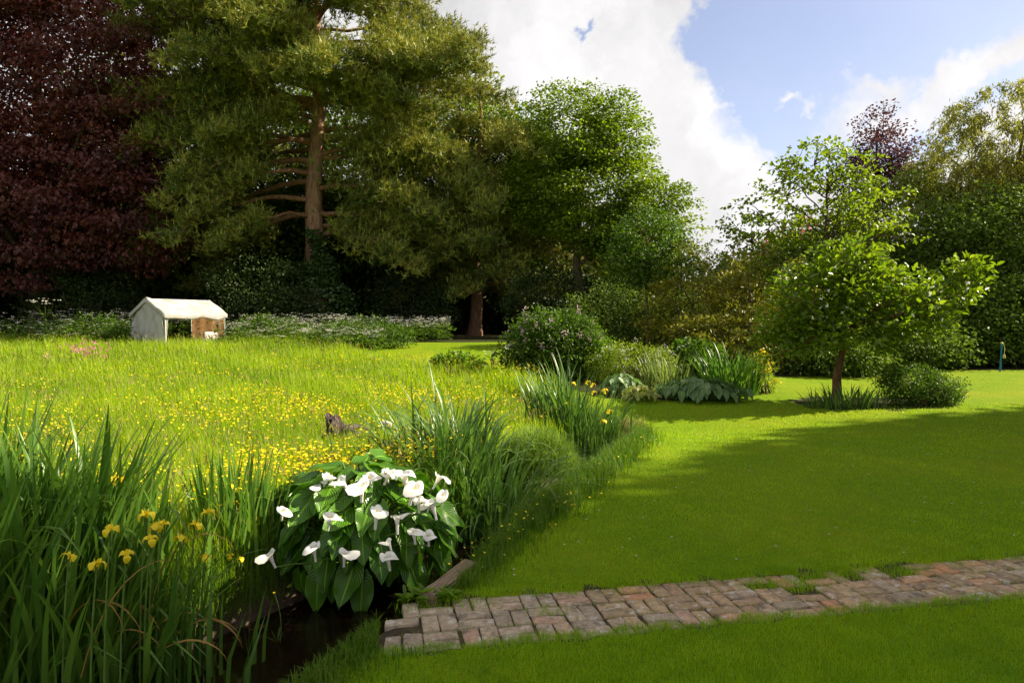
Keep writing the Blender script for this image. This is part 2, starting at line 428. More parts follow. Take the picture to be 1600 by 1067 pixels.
def add_blades(geo, P, H, Wd, lean, az, tint, segs=2, curl=1.0):
    """grass blades: base pair, middle pair, tip"""
    n = len(P)
    d = np.stack([np.cos(az), np.sin(az), np.zeros(n)], 1)
    fa = az + np.pi / 2 + rng.normal(0, 0.7, n)
    s = np.stack([np.cos(fa), np.sin(fa), np.zeros(n)], 1)
    H = H[:, None]; Wd = Wd[:, None]; lean = lean[:, None]
    up = np.array([0, 0, 1.0])
    tip = P + up * H * np.cos(np.minimum(lean, 1.4)) + d * H * np.sin(np.minimum(lean, 1.4))
    if segs == 1:
        V = np.stack([P - s * Wd * 0.5, P + s * Wd * 0.5, tip], 1)
        F = np.arange(n)[:, None] * 3 + np.array([[0, 1, 2]])
        geo.add(V.reshape(-1, 3), F, tint)
    else:
        mid = P + up * H * 0.58 + d * H * 0.22 * lean * curl
        V = np.stack([P - s * Wd * 0.5, P + s * Wd * 0.5, mid + s * Wd * 0.42, mid - s * Wd * 0.42, tip], 1)
        b = np.arange(n)[:, None] * 5
        F = np.concatenate([b + np.array([[0, 1, 2]]), b + np.array([[0, 2, 3]]), b + np.array([[3, 2, 4]])])
        geo.add(V.reshape(-1, 3), F, np.concatenate([tint] * 3))

def sstep(lo, hi, x):
    t = np.clip((np.asarray(x, float) - lo) / (hi - lo), 0, 1)
    return t * t * (3 - 2 * t)

def in_poly(X, Y, poly):
    X = np.asarray(X, float); Y = np.asarray(Y, float)
    inside = np.zeros(X.shape, bool)
    n = len(poly)
    for i in range(n):
        x1, y1 = poly[i]; x2, y2 = poly[(i + 1) % n]
        c = ((y1 > Y) != (y2 > Y)) & (X < (x2 - x1) * (Y - y1) / ((y2 - y1) + 1e-12) + x1)
        inside ^= c
    return inside

# ------------------------------------------------------------------ terrain
STREAM = np.array([(-7.5, -4.0), (-3.6, 0.4), (-2.25, 2.6), (-1.58, 4.05), (-1.12, 5.05), (-0.45, 6.1), (-0.02, 7.0), (0.60, 8.4), (1.45, 10.4), (1.62, 12.0), (1.05, 13.6), (0.2, 14.8)])
WATER_Z = -0.40
def stream_dist(X, Y):
    """distance to the stream's centre line and which side (positive = lawn side)"""
    X = np.asarray(X, float); Y = np.asarray(Y, float)
    best = np.full(X.shape, 1e9); side = np.zeros(X.shape)
    for (x1, y1), (x2, y2) in zip(STREAM[:-1], STREAM[1:]):
        dx, dy = x2 - x1, y2 - y1
        t = np.clip(((X - x1) * dx + (Y - y1) * dy) / (dx * dx + dy * dy), 0, 1)
        d = np.hypot(X - x1 - t * dx, Y - y1 - t * dy)
        sd = (X - x1) * dy - (Y - y1) * dx
        m = d < best
        best = np.where(m, d, best); side = np.where(m, np.sign(sd), side)
    return best, side
def half_width(Y):
    return np.interp(Y, [0, 4.6, 5.4, 6.2, 8, 14], [0.75, 0.72, 0.62, 0.42, 0.40, 0.40])
def base_height(X, Y):
    X = np.asarray(X, float); Y = np.asarray(Y, float)
    rise = 1.05 * sstep(8, 36, Y) * (1 - sstep(1, 11, X))
    far = 0.10 * sstep(16, 28, Y) * sstep(6, 16, X)
    roll = 0.03 * np.sin(X * 0.7 + 1) * np.cos(Y * 0.45)
    dip = -0.27 * np.exp(-(((X - 2.6) / 3.2) ** 2 + ((Y - 13.0) / 2.0) ** 2))
    return rise + far + dip + roll * sstep(5, 9, Y)
def height(X, Y):
    d, side = stream_dist(X, Y)
    w = half_width(Y)
    soft = np.where(side > 0, 0.13, 0.30)
    ch = 1 - sstep(0, 1, (d - w + 0.10) / soft)
    depth = 0.62 * (1 - sstep(13.4, 15.0, Y))
    bed = 0.05 * np.sin(np.asarray(X) * 9) * np.cos(np.asarray(Y) * 7)
    return base_height(X, Y) - ch * (depth + bed * ch)
def hz(x, y):
    return float(height(np.array([x]), np.array([y]))[0])
def G(px, py):
    """point of the ground seen at that point of the photograph"""
    d = pix_dir(px, py)
    t = 2.0
    while t < 90:
        p = Vector((0, 0, EYE)) + d * t
        if p.z < hz(p.x, p.y): break
        t += 0.04 + t * 0.003
    return p.x, p.y, hz(p.x, p.y)
def at(px, Y):
    """X on the line of sight px at distance Y, and the ground there"""
    x = (px - 800) / FPX * Y
    return (x, Y, hz(x, Y))

MEADOW = [(1.25, 13.0), (0.9, 15.5), (-0.2, 18.2), (-2.0, 19.6), (-3.6, 20.6), (-5.0, 23.0), (-6.6, 26.5), (-8.5, 31.0), (-60, 31.5), (-60, -6), (-8.6, -6), (-3.9, 0.2), (-2.6, 2.4), (-2.05, 4.05), (-1.75, 5.1), (-0.85, 6.3), (-0.45, 7.2), (0.2, 8.6), (1.0, 10.5)]
BED = [(0.2, 17.6), (1.2, 16.6), (2.2, 15.3), (3.6, 15.3), (5.0, 15.4), (5.9, 16.4), (6.0, 19.0), (4.6, 21.5), (1.0, 22.0), (-0.4, 19.5)]
TREEBED = [(6.3, 14.4), (7.8, 13.9), (9.4, 14.3), (10.0, 15.2), (9.2, 16.2), (7.2, 16.2), (6.1, 15.4)]
def wood_line(X):
    return np.interp(X, [-60, -9, -6, -3, 2, 4.5, 6.5, 9, 12, 16, 60], [31.5, 31.5, 31, 31, 30, 22.5, 21.0, 22.3, 24.0, 25.0, 25.6])
PATH_DIR = R(11.0)
PATH_O = np.array([-0.71, 3.70])
PATH_W, PATH_L = 0.675, 6.6
def path_sv(X, Y):
    c, s_ = math.cos(PATH_DIR), math.sin(PATH_DIR)
    dx, dy = np.asarray(X) - PATH_O[0], np.asarray(Y) - PATH_O[1]
    return dx * c + dy * s_, -dx * s_ + dy * c
def on_path(X, Y, grow=0.0):
    s, v = path_sv(X, Y)
    return (s > -0.02) & (s < PATH_L) & (v > -0.02 - grow) & (v < PATH_W + 0.02 + grow)

def grid_lines(spans):
    out = []
    for a, b, step in spans:
        out.append(np.arange(a, b - step * 0.5, step))
    out.append(np.array([spans[-1][1]]))
    return np.concatenate(out)
gx = grid_lines([(-500, -100, 100), (-100, -40, 10), (-40, -12, 1.4), (-12, -4.2, 0.4), (-4.2, 2.8, 0.07), (2.8, 12, 0.35), (12, 40, 1.4), (40, 100, 10), (100, 500, 100)])
gy = grid_lines([(-500, -100, 100), (-100, -10, 15), (-10, 2.2, 0.6), (2.2, 12.6, 0.08), (12.6, 25, 0.3), (25, 45, 0.8), (45, 100, 6), (100, 900, 100)])
XX, YY = np.meshgrid(gx, gy, indexing='ij')
ZZ = height(XX, YY)
pm = on_path(XX, YY, 0.02)
ZZ = np.where(pm, ZZ - 0.03, ZZ)
GV = np.stack([XX, YY, ZZ], -1).reshape(-1, 3)
ny = len(gy)
ii, jj = np.meshgrid(np.arange(len(gx) - 1), np.arange(len(gy) - 1), indexing='ij')
GF = np.stack([ii * ny + jj, (ii + 1) * ny + jj, (ii + 1) * ny + jj + 1, ii * ny + jj + 1], -1).reshape(-1, 4)
cx = GV[GF].mean(1)
dS, sS = stream_dist(cx[:, 0], cx[:, 1])
is_stream = (dS < half_width(cx[:, 1]) + 0.10) & (cx[:, 1] < 14.9) & (cx[:, 1] > -6)
is_path = on_path(cx[:, 0], cx[:, 1]) & ~is_stream
is_meadow = in_poly(cx[:, 0], cx[:, 1], MEADOW) & ~is_stream
is_wood = ((cx[:, 1] > wood_line(cx[:, 0])) | in_poly(cx[:, 0], cx[:, 1], BED) | in_poly(cx[:, 0], cx[:, 1], TREEBED)) & ~is_meadow & ~is_stream
region = np.where(is_stream, 0, np.where(is_path, 1, np.where(is_meadow, 2, np.where(is_wood, 3, 4))))
ground_objs = {}
for k, (nm, mt) in enumerate((('stream_bed', 'soil'), ('path', 'pathsoil'), ('meadow', 'meadow_soil'), ('woodland_floor', 'woodfloor'), ('lawn', 'lawn'))):
    F = GF[region == k]
    used, inv = np.unique(F, return_inverse=True)
    g = Geo(); g.add(GV[used], inv.reshape(-1, 4))
    ground_objs[nm] = link(nm, g.mesh(nm, M[mt], smooth=True), kind='structure')

# water of the stream
def water_mat():
    m, n, l = new_mat('stream_water')
    out = n.new('ShaderNodeOutputMaterial')
    gl = n.new('ShaderNodeBsdfGlossy'); gl.inputs['Roughness'].default_value = 0.06; gl.inputs['Color'].default_value = (0.9, 0.9, 0.9, 1)
    tr = n.new('ShaderNodeBsdfTransparent'); tr.inputs['Color'].default_value = (0.42, 0.30, 0.17, 1)
    df = n.new('ShaderNodeBsdfDiffuse'); df.inputs['Color'].default_value = (0.020, 0.012, 0.006, 1)
    mix0 = n.new('ShaderNodeMixShader'); mix0.inputs['Fac'].default_value = 0.35
    l.new(tr.outputs[0], mix0.inputs[1]); l.new(df.outputs[0], mix0.inputs[2])
    fr = n.new('ShaderNodeFresnel'); fr.inputs['IOR'].default_value = 1.33
    mix = n.new('ShaderNodeMixShader')
    t = n.new('ShaderNodeTexCoord'); mp = n.new('ShaderNodeMapping'); mp.inputs['Scale'].default_value = (5, 3, 1)
    l.new(t.outputs['Object'], mp.inputs['Vector'])
    ns = n.new('ShaderNodeTexNoise'); ns.inputs['Scale'].default_value = 1.6; ns.inputs['Detail'].default_value = 3
    l.new(mp.outputs[0], ns.inputs['Vector'])
    bp = n.new('ShaderNodeBump'); bp.inputs['Strength'].default_value = 0.25; bp.inputs['Distance'].default_value = 0.02
    l.new(ns.outputs['Fac'], bp.inputs['Height'])
    for q in (gl, fr): l.new(bp.outputs['Normal'], q.inputs['Normal'])
    l.new(fr.outputs[0], mix.inputs['Fac']); l.new(mix0.outputs[0], mix.inputs[1]); l.new(gl.outputs[0], mix.inputs[2])
    l.new(mix.outputs[0], out.inputs['Surface'])
    return m
M['water'] = water_mat()
g = Geo()
SP = STREAM[1:]
tang = unit(np.gradient(SP, axis=0)); nor = np.stack([tang[:, 1], -tang[:, 0]], 1)
left = SP - nor * 1.1; right = SP + nor * 0.95
V = np.concatenate([np.c_[left, np.full(len(SP), WATER_Z)], np.c_[right, np.full(len(SP), WATER_Z)]])
n_ = len(SP)
g.add(V, [[i, n_ + i, n_ + i + 1, i + 1] for i in range(n_ - 1)])
link('water', g.mesh('water', M['water']), kind='structure')

# ------------------------------------------------------------------ brick path
def brick_mat():
    m, n, l = new_mat('worn_brick')
    out = n.new('ShaderNodeOutputMaterial')
    p = n.new('ShaderNodeBsdfPrincipled'); p.inputs['Roughness'].default_value = 0.85; p.inputs['Specular IOR Level'].default_value = 0.2
    oi = n.new('ShaderNodeObjectInfo'); g_ = n.new('ShaderNodeNewGeometry')
    def nz(scale, detail=6, rough=0.6):
        t = n.new('ShaderNodeTexNoise'); t.inputs['Scale'].default_value = scale; t.inputs['Detail'].default_value = detail; t.inputs['Roughness'].default_value = rough
        l.new(g_.outputs['Position'], t.inputs['Vector']); return t.outputs['Fac']
    def mixc(fac, a, b, mode='MIX'):
        x = n.new('ShaderNodeMix'); x.data_type = 'RGBA'; x.blend_type = mode
        l.new(fac, x.inputs['Factor']) if not isinstance(fac, float) else setattr(x.inputs['Factor'], 'default_value', fac)
        l.new(a, x.inputs[6])
        if isinstance(b, tuple): x.inputs[7].default_value = (*b, 1)
        else: l.new(b, x.inputs[7])
        return x.outputs[2]
    def mr(v, lo, hi, to=1.0):
        x = n.new('ShaderNodeMapRange'); x.inputs['From Min'].default_value = lo; x.inputs['From Max'].default_value = hi; x.inputs['To Max'].default_value = to
        l.new(v, x.inputs['Value']); return x.outputs[0]
    c = mixc(mr(nz(35, 8), 0.35, 0.7, 0.75), oi.outputs['Color'], (0.16, 0.12, 0.085))
    c = mixc(mr(nz(9), 0.52, 0.68, 0.75), c, (0.072, 0.056, 0.042))
    c = mixc(mr(nz(14, 8, 0.7), 0.55, 0.64, 0.75), c, (0.48, 0.44, 0.39))
    c = mixc(mr(nz(7.5, 6), 0.62, 0.72, 0.7), c, (0.065, 0.085, 0.020))
    l.new(c, p.inputs['Base Color'])
    bp = n.new('ShaderNodeBump'); bp.inputs['Strength'].default_value = 0.8; bp.inputs['Distance'].default_value = 0.006
    l.new(nz(60, 8), bp.inputs['Height']); l.new(bp.outputs['Normal'], p.inputs['Normal'])
    l.new(p.outputs[0], out.inputs['Surface'])
    return m
M['brick'] = brick_mat()
def brick_mesh(seed):
    r = np.random.default_rng(seed)
    Lb, Wb, Hb = 0.214, 0.104, 0.07
    nx, nyb = 5, 4
    xs = np.array([0, 0.05, 0.5, 0.95, 1.0]) * Lb - Lb / 2; ys = np.array([0, 0.1, 0.9, 1.0]) * Wb - Wb / 2
    V, F = [], []
    for i, x in enumerate(xs):
        for j, y in enumerate(ys):
            edge = (i in (0, nx - 1)) + (j in (0, nyb - 1))
            V.append((x + r.normal(0, 0.0016), y + r.normal(0, 0.0016), -0.005 * edge + r.normal(0, 0.0018)))
    for i in range(nx - 1):
        for j in range(nyb - 1):
            F.append((i * nyb + j, (i + 1) * nyb + j, (i + 1) * nyb + j + 1, i * nyb + j + 1))
    loop = [i * nyb for i in range(nx)] + [(nx - 1) * nyb + j for j in range(1, nyb)] + [i * nyb + nyb - 1 for i in range(nx - 2, -1, -1)] + [j for j in range(nyb - 2, 0, -1)]
    b0 = len(V)
    for q in loop: V.append((V[q][0], V[q][1], -Hb))
    m_ = len(loop)
    for k in range(m_):
        k2 = (k + 1) % m_
        F.append((loop[k], b0 + k, b0 + k2, loop[k2]))
    g = Geo(); g.add(V, F)
    return g.mesh('brick', M['brick'], smooth=False)
brick_variants = [brick_mesh(s) for s in range(9)]
brick_cols = [(0.336, 0.23, 0.123), (0.393, 0.265, 0.146), (0.281, 0.197, 0.113), (0.449, 0.298, 0.164), (0.363, 0.231, 0.132), (0.507, 0.245, 0.126), (0.494, 0.28, 0.148), (0.326, 0.236, 0.134), (0.434, 0.313, 0.171)]
path = ground_objs['path']
cpd, spd = math.cos(PATH_DIR), math.sin(PATH_DIR)
nb = 0
gaps = [(2.62, 0.50), (2.85, 0.45), (3.35, 0.60), (3.05, 0.6), (3.75, 0.55)]
U = 0.225
for bi in range(int(PATH_L / U)):
    for bj in range(3):
        for q in range(2):
            s0 = (bi + 0.5) * U; v0 = (bj + 0.5) * U
            flip = (bi + bj) % 2
            if flip: s, v, a = s0, v0 + (q - 0.5) * U / 2, 0
            else: s, v, a = s0 + (q - 0.5) * U / 2, v0, R(90)
            s += random.gauss(0, 0.003); v += random.gauss(0, 0.003) + 0.010 * math.sin(bi * 0.9)
            if any(math.hypot(s - a_, v - b_) < 0.10 for a_, b_ in gaps): continue
            if v > PATH_W - 0.09 and s < 0.5 and random.random() < 0.8: continue
            if s < 0.12 and random.random() < 0.4: continue
            if v > PATH_W - 0.06 and random.random() < 0.14: continue
            x = PATH_O[0] + s * cpd - v * spd; y = PATH_O[1] + s * spd + v * cpd
            z = hz(x, y) if s > 0.2 else 0.0
            o = link('brick', brick_variants[nb % 9], path, (x, y, z - 0.015 + random.gauss(0, 0.0035)), (random.gauss(0, 0.022), random.gauss(0, 0.022), PATH_DIR + a + random.gauss(0, 0.04)), (random.uniform(0.93, 1.01), random.uniform(0.92, 1.02), 1))
            c = list(random.choice(brick_cols))
            if s < 1.4 or random.random() < 0.12:
                c = [0.55 * c[k] + 0.45 * (0.40, 0.35, 0.29)[k] for k in range(3)]
            o.color = (*c, 1)
            nb += 1

# timber edging beam by the water, and a pale stone
def box_geo(sx, sy, sz, bev=0.006, jit=0.0):
    import bmesh
    bm = bmesh.new()
    bmesh.ops.create_cube(bm, size=1)
    for v in bm.verts: v.co = Vector((v.co.x * sx, v.co.y * sy, v.co.z * sz))
    bmesh.ops.subdivide_edges(bm, edges=[e for e in bm.edges if abs((e.verts[0].co - e.verts[1].co).x) > 1e-4], cuts=6)
    if jit:
        for v in bm.verts: v.co += Vector((random.gauss(0, jit), random.gauss(0, jit), random.gauss(0, jit)))
    bmesh.ops.bevel(bm, geom=[e for e in bm.edges if len(e.link_faces) == 2 and e.calc_face_angle() > 0.8], offset=bev, segments=2, affect='EDGES')
    me = bpy.data.meshes.new('box'); bm.to_mesh(me); bm.free()
    return me
p0 = G(672, 938); p1 = G(742, 882)
beam = box_geo(0.72, 0.13, 0.14, 0.012, 0.003); beam.materials.append(M['timber'])
bo = link('timber_beam', beam, None, (-0.43, 4.72, -0.03), (R(3), R(1), math.atan2(0.54, 0.20)))
tag(bo, 'weathered timber beam edging the stream bank above the brick path', 'beam')
def rock(name, label, loc, sc_, seed, mat='stone', cat='stone'):
    import bmesh
    bm = bmesh.new(); bmesh.ops.create_icosphere(bm, subdivisions=3, radius=1)
    r = random.Random(seed)
    ph = [r.uniform(0, 6) for _ in range(6)]
    for v in bm.verts:
        c = v.co
        k = 1 + 0.16 * math.sin(3 * c.x + ph[0]) + 0.13 * math.sin(4 * c.y + ph[1]) + 0.12 * math.sin(3.4 * c.z + ph[2]) + r.gauss(0, 0.02)
        v.co = Vector((c.x * sc_[0] * k, c.y * sc_[1] * k, c.z * sc_[2] * k))
    me = bpy.data.meshes.new(name); bm.to_mesh(me); bm.free()
    me.materials.append(M[mat])
    for p in me.polygons: p.use_smooth = True
    return tag(link(name, me, None, loc), label, cat)
rock('stone', 'pale rounded stone in the water beside the timber beam', (-0.60, 4.66, -0.14), (0.06, 0.05, 0.045), 3)
rock('stone', 'small grey stone lying among buttercups right of the stump', (*at(603, 9.6)[:2], at(603, 9.6)[2] + 0.36), (0.09, 0.08, 0.06), 5)

# ------------------------------------------------------------------ trees
def sample_lobes(lobes, n, shell=0.45):
    """points in a union of ellipsoids, denser towards the outside"""
    vol = np.array([l[1][0] * l[1][1] * l[1][2] for l in lobes]) ** 0.8
    pick = rng.choice(len(lobes), n, p=vol / vol.sum())
    C = np.array([l[0] for l in lobes], float)[pick]; Rr = np.array([l[1] for l in lobes], float)[pick]
    d = unit(rng.normal(size=(n, 3)))
    r = (shell ** 3 + (1 - shell ** 3) * rng.random(n)) ** (1 / 3)
    return C + d * r[:, None] * Rr, d

def crown_leaves(g, C, out, per, cr, L, Wd, flat=0.6, up=0.55, outw=0.5, droop=0.15, hexa=False, down=0.25, rnd=0.55, tint_by_clump=0.35):
    n = len(C) * per
    idx = np.repeat(np.arange(len(C)), per)
    off = rng.normal(size=(n, 3)).clip(-1.7, 1.7) * np.array([1, 1, flat]) * cr * 0.55
    P = C[idx] + off
    o = unit(out[idx] * 0.6 + unit(off) * 0.8 + rng.normal(size=(n, 3)) * 0.25)
    ax = unit(o + rng.normal(size=(n, 3)) * 0.5 - np.array([0, 0, down]))
    nr = unit(np.array([0, 0, up]) + o * outw + rng.normal(size=(n, 3)) * rnd)
    ct = rng.random(len(C))
    t = np.clip(ct[idx] * tint_by_clump + rng.random(n) * (1 - tint_by_clump), 0, 1)
    sz = rng.uniform(0.7, 1.25, n)
    add_leaves(g, P, ax, nr, L * sz, Wd * sz, 0.22, t, droop, hexa)

def tree(name, label, cat, base, H, trunk_r, lobes, clumps, per, cr, L, Wd, leaf, bark, shell=0.45, trunk_top=0.75, lean=(0, 0), limb_min=0.16, nlimb=14, ntwig=70, forks=None, group=None, **kw):
    root = thing(name, label, cat, base, 0, group)
    C, out = sample_lobes(lobes, clumps, shell)
    C[:, 2] = np.maximum(C[:, 2], 0.15)
    gt = Geo()
    m = 12
    tz = np.linspace(-0.15, H * trunk_top, m)
    wob = np.cumsum(rng.normal(0, trunk_r * 0.25, (m, 2)), 0); wob[0] = 0
    T = np.c_[wob[:, 0] + lean[0] * np.maximum(tz / H, 0) ** 1.3, wob[:, 1] + lean[1] * np.maximum(tz / H, 0) ** 1.3, tz]
    rad = trunk_r * (1 - 0.82 * np.linspace(0, 1, m)) ; rad[0] *= 1.5; rad[1] *= 1.08
    tube(gt, T, rad, 10)
    ends = C[rng.choice(len(C), min(nlimb, len(C)), replace=False)]
    limbs = []
    for e in ends:
        hd = math.hypot(e[0], e[1])
        h0 = min(max(e[2] - hd * rng.uniform(0.5, 0.9), H * limb_min), H * trunk_top * 0.97)
        k = np.interp(h0, tz, np.arange(m)); a = T[int(k)] + (T[min(int(k) + 1, m - 1)] - T[int(k)]) * (k - int(k))
        r0 = np.interp(h0, tz, rad) * 0.5
        cv = curve(a, e, hd * 0.10, hd * 0.025, 9)
        tube(gt, cv, np.linspace(max(r0, 0.03), 0.012, 9), 6)
        limbs.append(cv)
    LP = np.concatenate(limbs)
    for e in C[rng.choice(len(C), min(ntwig, len(C)), replace=False)]:
        lower = LP[(LP[:, 2] < e[2] + 0.3)]
        if not len(lower): continue
        q = lower[np.argmin(((lower - e) ** 2).sum(1))]
        tube(gt, curve(q, e, 0.1, 0.03, 5), np.linspace(0.025, 0.007, 5) * (H / 10) ** 0.5, 4, cap=False)
    link('trunk', gt.mesh('trunk', M[bark], smooth=True), root)
    g = Geo()
    crown_leaves(g, C, out, per, cr, L, Wd, **kw)
    link('crown', g.mesh('crown', M[leaf]), root, kind='stuff')
    return root

def lob(*a):
    return [((x, y, z), (rx, ry, rz)) for x, y, z, rx, ry, rz in a]

# copper beech on the left
tree('copper_beech_tree', 'huge copper beech with dark purple leaves filling the left background', 'tree', at(70, 37), 24, 0.6,
     lob((0, 0, 13, 6.5, 6, 9), (4.5, -1.5, 15, 4.2, 4.5, 7), (-5, -1, 12, 6, 5, 9), (4.5, -2, 8, 3.6, 4, 5), (0, -3.5, 6.5, 4.5, 3, 4.5), (5.6, -2.2, 6, 3, 3, 3), (-5, -3, 6, 5, 3, 4.5), (2, -2, 20, 4, 4, 4), (-3, -1, 20, 5, 4, 4)),
     1950, 62, 1.1, 0.23, 0.14, 'beech', 'bark', shell=0.55, nlimb=40, ntwig=320, flat=0.24, down=0.6, tint_by_clump=0.8)

# pines ------------------------------------------------------------
def pine(label, base, H, trunk_r, limbs, lean, tuft_scale=1.0, dens=1.0):
    root = thing('pine_tree', label, 'tree', base)
    gt = Geo()
    m = 16
    tz = np.linspace(-0.2, H, m)
    T = np.c_[lean[0] * np.maximum(tz / H, 0) ** 1.5 + 0.10 * np.sin(tz * 0.7), lean[1] * np.maximum(tz / H, 0) ** 1.5, tz]
    rad = trunk_r * np.clip(1 - tz / H * 0.9, 0.06, 1); rad[0] *= 1.35
    tube(gt, T, rad, 12)
    link('trunk', gt.mesh('trunk', M['pinebark'], smooth=True), root)
    tp, ta = [], []
    twig = Geo()
    for (h0, az, ln, rise, droop, start) in limbs:
        a = np.array([np.interp(h0, tz, T[:, k]) for k in range(3)])
        d = np.array([math.cos(az), math.sin(az), 0]); sd = np.array([-d[1], d[0], 0])
        t = np.linspace(0, 1, 12)
        bend = rng.normal(0, 0.10) * ln
        P = a + d * (t * ln)[:, None] + sd * (bend * t ** 2)[:, None] + np.array([0, 0, 1]) * (rise * t - droop * t ** 2)[:, None]
        P += np.c_[np.zeros((12, 2)), np.r_[0, rng.normal(0, 0.05, 11)]]
        gl = Geo()
        r0 = min(np.interp(h0, tz, rad) * 0.42, 0.03 + ln * 0.017)
        tube(gl, P, np.linspace(r0, 0.018, 12), 7)
        link('branch', gl.mesh('branch', M['pinelimb'], smooth=True), root)
        # side branches carry pads of needle tufts
        ns = int(ln * 3.4 * dens) + 4
        for s in np.linspace(start, 1.0, ns):
            q = np.array([np.interp(s, t, P[:, k]) for k in range(3)])
            sl = rng.uniform(0.35, 1.0) * (0.65 + 0.30 * ln * (1.15 - s))
            sg = rng.choice([-1, 1]) * rng.uniform(0.3, 1.3)
            dd = unit((d * math.cos(sg) + sd * math.sin(sg) + np.array([0, 0, rng.normal(-0.05, 0.42)]))[None])[0]
            e = q + dd * sl
            tube(twig, curve(q, e, rng.normal(0, 0.12), 0.02, 4), np.linspace(0.022, 0.008, 4), 3, cap=False)
            nt = int((7 + sl * 17) * dens)
            u = rng.uniform(0.15, 1.08, nt)
            pp = q + (e - q) * u[:, None] + rng.normal(size=(nt, 3)) * np.array([0.26, 0.26, 0.20]) * (0.5 + 0.5 * sl)
            tp.append(pp)
            ta.append(unit(dd * 0.55 + (pp - q - (e - q) * 0.5) * 0.5 + np.array([0, 0, 0.75]) + rng.normal(size=(nt, 3)) * 0.35))
    link('twigs', twig.mesh('twigs', M['pinelimb'], smooth=True), root, kind='stuff')
    P = np.concatenate(tp); A = np.concatenate(ta)
    keep = P[:, 2] + base[2] > base[2] + 0.35
    P, A = P[keep], A[keep]
    n = len(P); K = 8
    idx = np.repeat(np.arange(n), K)
    dirs = unit(A[idx] * 0.75 + rng.normal(size=(n * K, 3)) * 0.55)
    st = P[idx] - A[idx] * rng.uniform(0, 0.16, n * K)[:, None]
    Ln = rng.uniform(0.15, 0.30, n * K)[:, None] * tuft_scale
    sv = unit(np.cross(dirs, rng.normal(size=(n * K, 3)))) * 0.022 * tuft_scale
    V = np.stack([st - sv, st + sv, st + dirs * Ln], 1)
    ct = rng.random(n)
    tint = np.clip(ct[idx] * 0.62 + rng.random(n * K) * 0.34, 0, 1)
    g = Geo(); g.add(V.reshape(-1, 3), np.arange(n * K)[:, None] * 3 + np.array([[0, 1, 2]]), tint)
    # pale upright candles of new growth
    ck = rng.random(n) < 0.22
    cp = P[ck] + A[ck] * 0.10; mcn = len(cp)
    cs = np.c_[np.full(mcn, 0.016), np.zeros(mcn), np.zeros(mcn)]
    V2 = np.stack([cp - cs, cp + cs, cp + np.c_[rng.normal(0, 0.02, (mcn, 2)), rng.uniform(0.16, 0.30, mcn)]], 1)
    g.add(V2.reshape(-1, 3), np.arange(mcn)[:, None] * 3 + np.array([[0, 1, 2]]), np.full(mcn, 1.0))
    link('crown', g.mesh('crown', M['pine']), root, kind='stuff')
    return root

b1 = at(492, 38)
L1 = []
# the long bare-based limbs on the left, then whorls up the trunk
L1 += [(8.6, R(186), 8.4, 0.2, 3.6, 0.50), (6.7, R(196), 7.2, 0.9, 3.6, 0.5), (10.6, R(178), 8.2, 1.9, 4.4, 0.4), (5.9, R(232), 4.6, 0.4, 2.2, 0.5), (9.5, R(215), 6.5, 0.4, 4.2, 0.35)]
L1 += [(8.7, R(8), 7.2, 1.6, 3.0, 0.18), (7.2, R(-20), 6.8, 0.9, 2.8, 0.16), (6.1, R(-4), 6.4, 0.3, 2.2, 0.2), (4.9, R(-24), 5.6, 1.1, 2.9, 0.2), (9.6, R(-14), 7.6, 0.9, 3.0, 0.15), (5.4, R(20), 5.6, 0.3, 1.8, 0.2)]
L1 += [(9.9, R(150), 7.6, 1.2, 4.2, 0.35), (11.5, R(200), 7.6, 1.0, 4.4, 0.3), (12.4, R(186), 7.9, 1.5, 4.0, 0.3), (10.2, R(232), 5.2, 1.4, 3.0, 0.25), (7.6, R(172), 7.8, 0.3, 4.6, 0.42), (6.0, R(166), 6.6, 0.2, 3.4, 0.35), (8.0, R(222), 6.2, 0.6, 4.4, 0.35)]
for k in range(52):
    h0 = 8.6 + 11.0 * (k / 52) + rng.uniform(-0.4, 0.4)
    if math.sin(k * 2.4) > 0.8: continue
    if math.sin(k * 2.4) < -0.4: h0 = max(h0, 11.2)
    az = k * 2.4 + rng.normal(0, 0.3)
    ln = np.interp(h0, [8, 13, 18, 22], [7.6, 7.6, 6.2, 2.5]) * rng.uniform(0.75, 1.1)
    L1.append((h0, az, ln, ln * rng.uniform(0.15, 0.40), ln * rng.uniform(0.15, 0.45), 0.3))
for k in range(26):
    L1.append((rng.uniform(11.2, 20), R(rng.uniform(-150, -20)), rng.uniform(4, 6.5), 1.4, 1.9, 0.2))
pine('tall old pine with bare orange-brown trunk and ivy at its foot', b1, 23, 0.52, L1, (0.5, 0), 1.1, 1.15).scale = (1.19, 1.19, 1.13)
b2 = at(742, 42)
L2 = []
for k in range(44):
    h0 = 2.8 + 9.2 * (k / 44) + rng.uniform(-0.3, 0.3)
    az = k * 2.4 + rng.normal(0, 0.3)
    ln = np.interp(h0, [2, 5, 9, 12], [4.6, 6.0, 5.2, 2.2]) * rng.uniform(0.75, 1.1)
    if math.cos(az) < -0.3: ln *= 0.8
    if math.cos(az) > 0.5: ln *= 1.18
    L2.append((h0, az, ln, ln * rng.uniform(0.15, 0.35), ln * rng.uniform(0.35, 0.6), 0.25))
pine('lower spreading pine with reddish trunk right of the tall old pine', b2, 12.6, 0.36, L2, (0.3, -0.3), 1.1, 1.1).scale = (1.17, 1.17, 1.12)

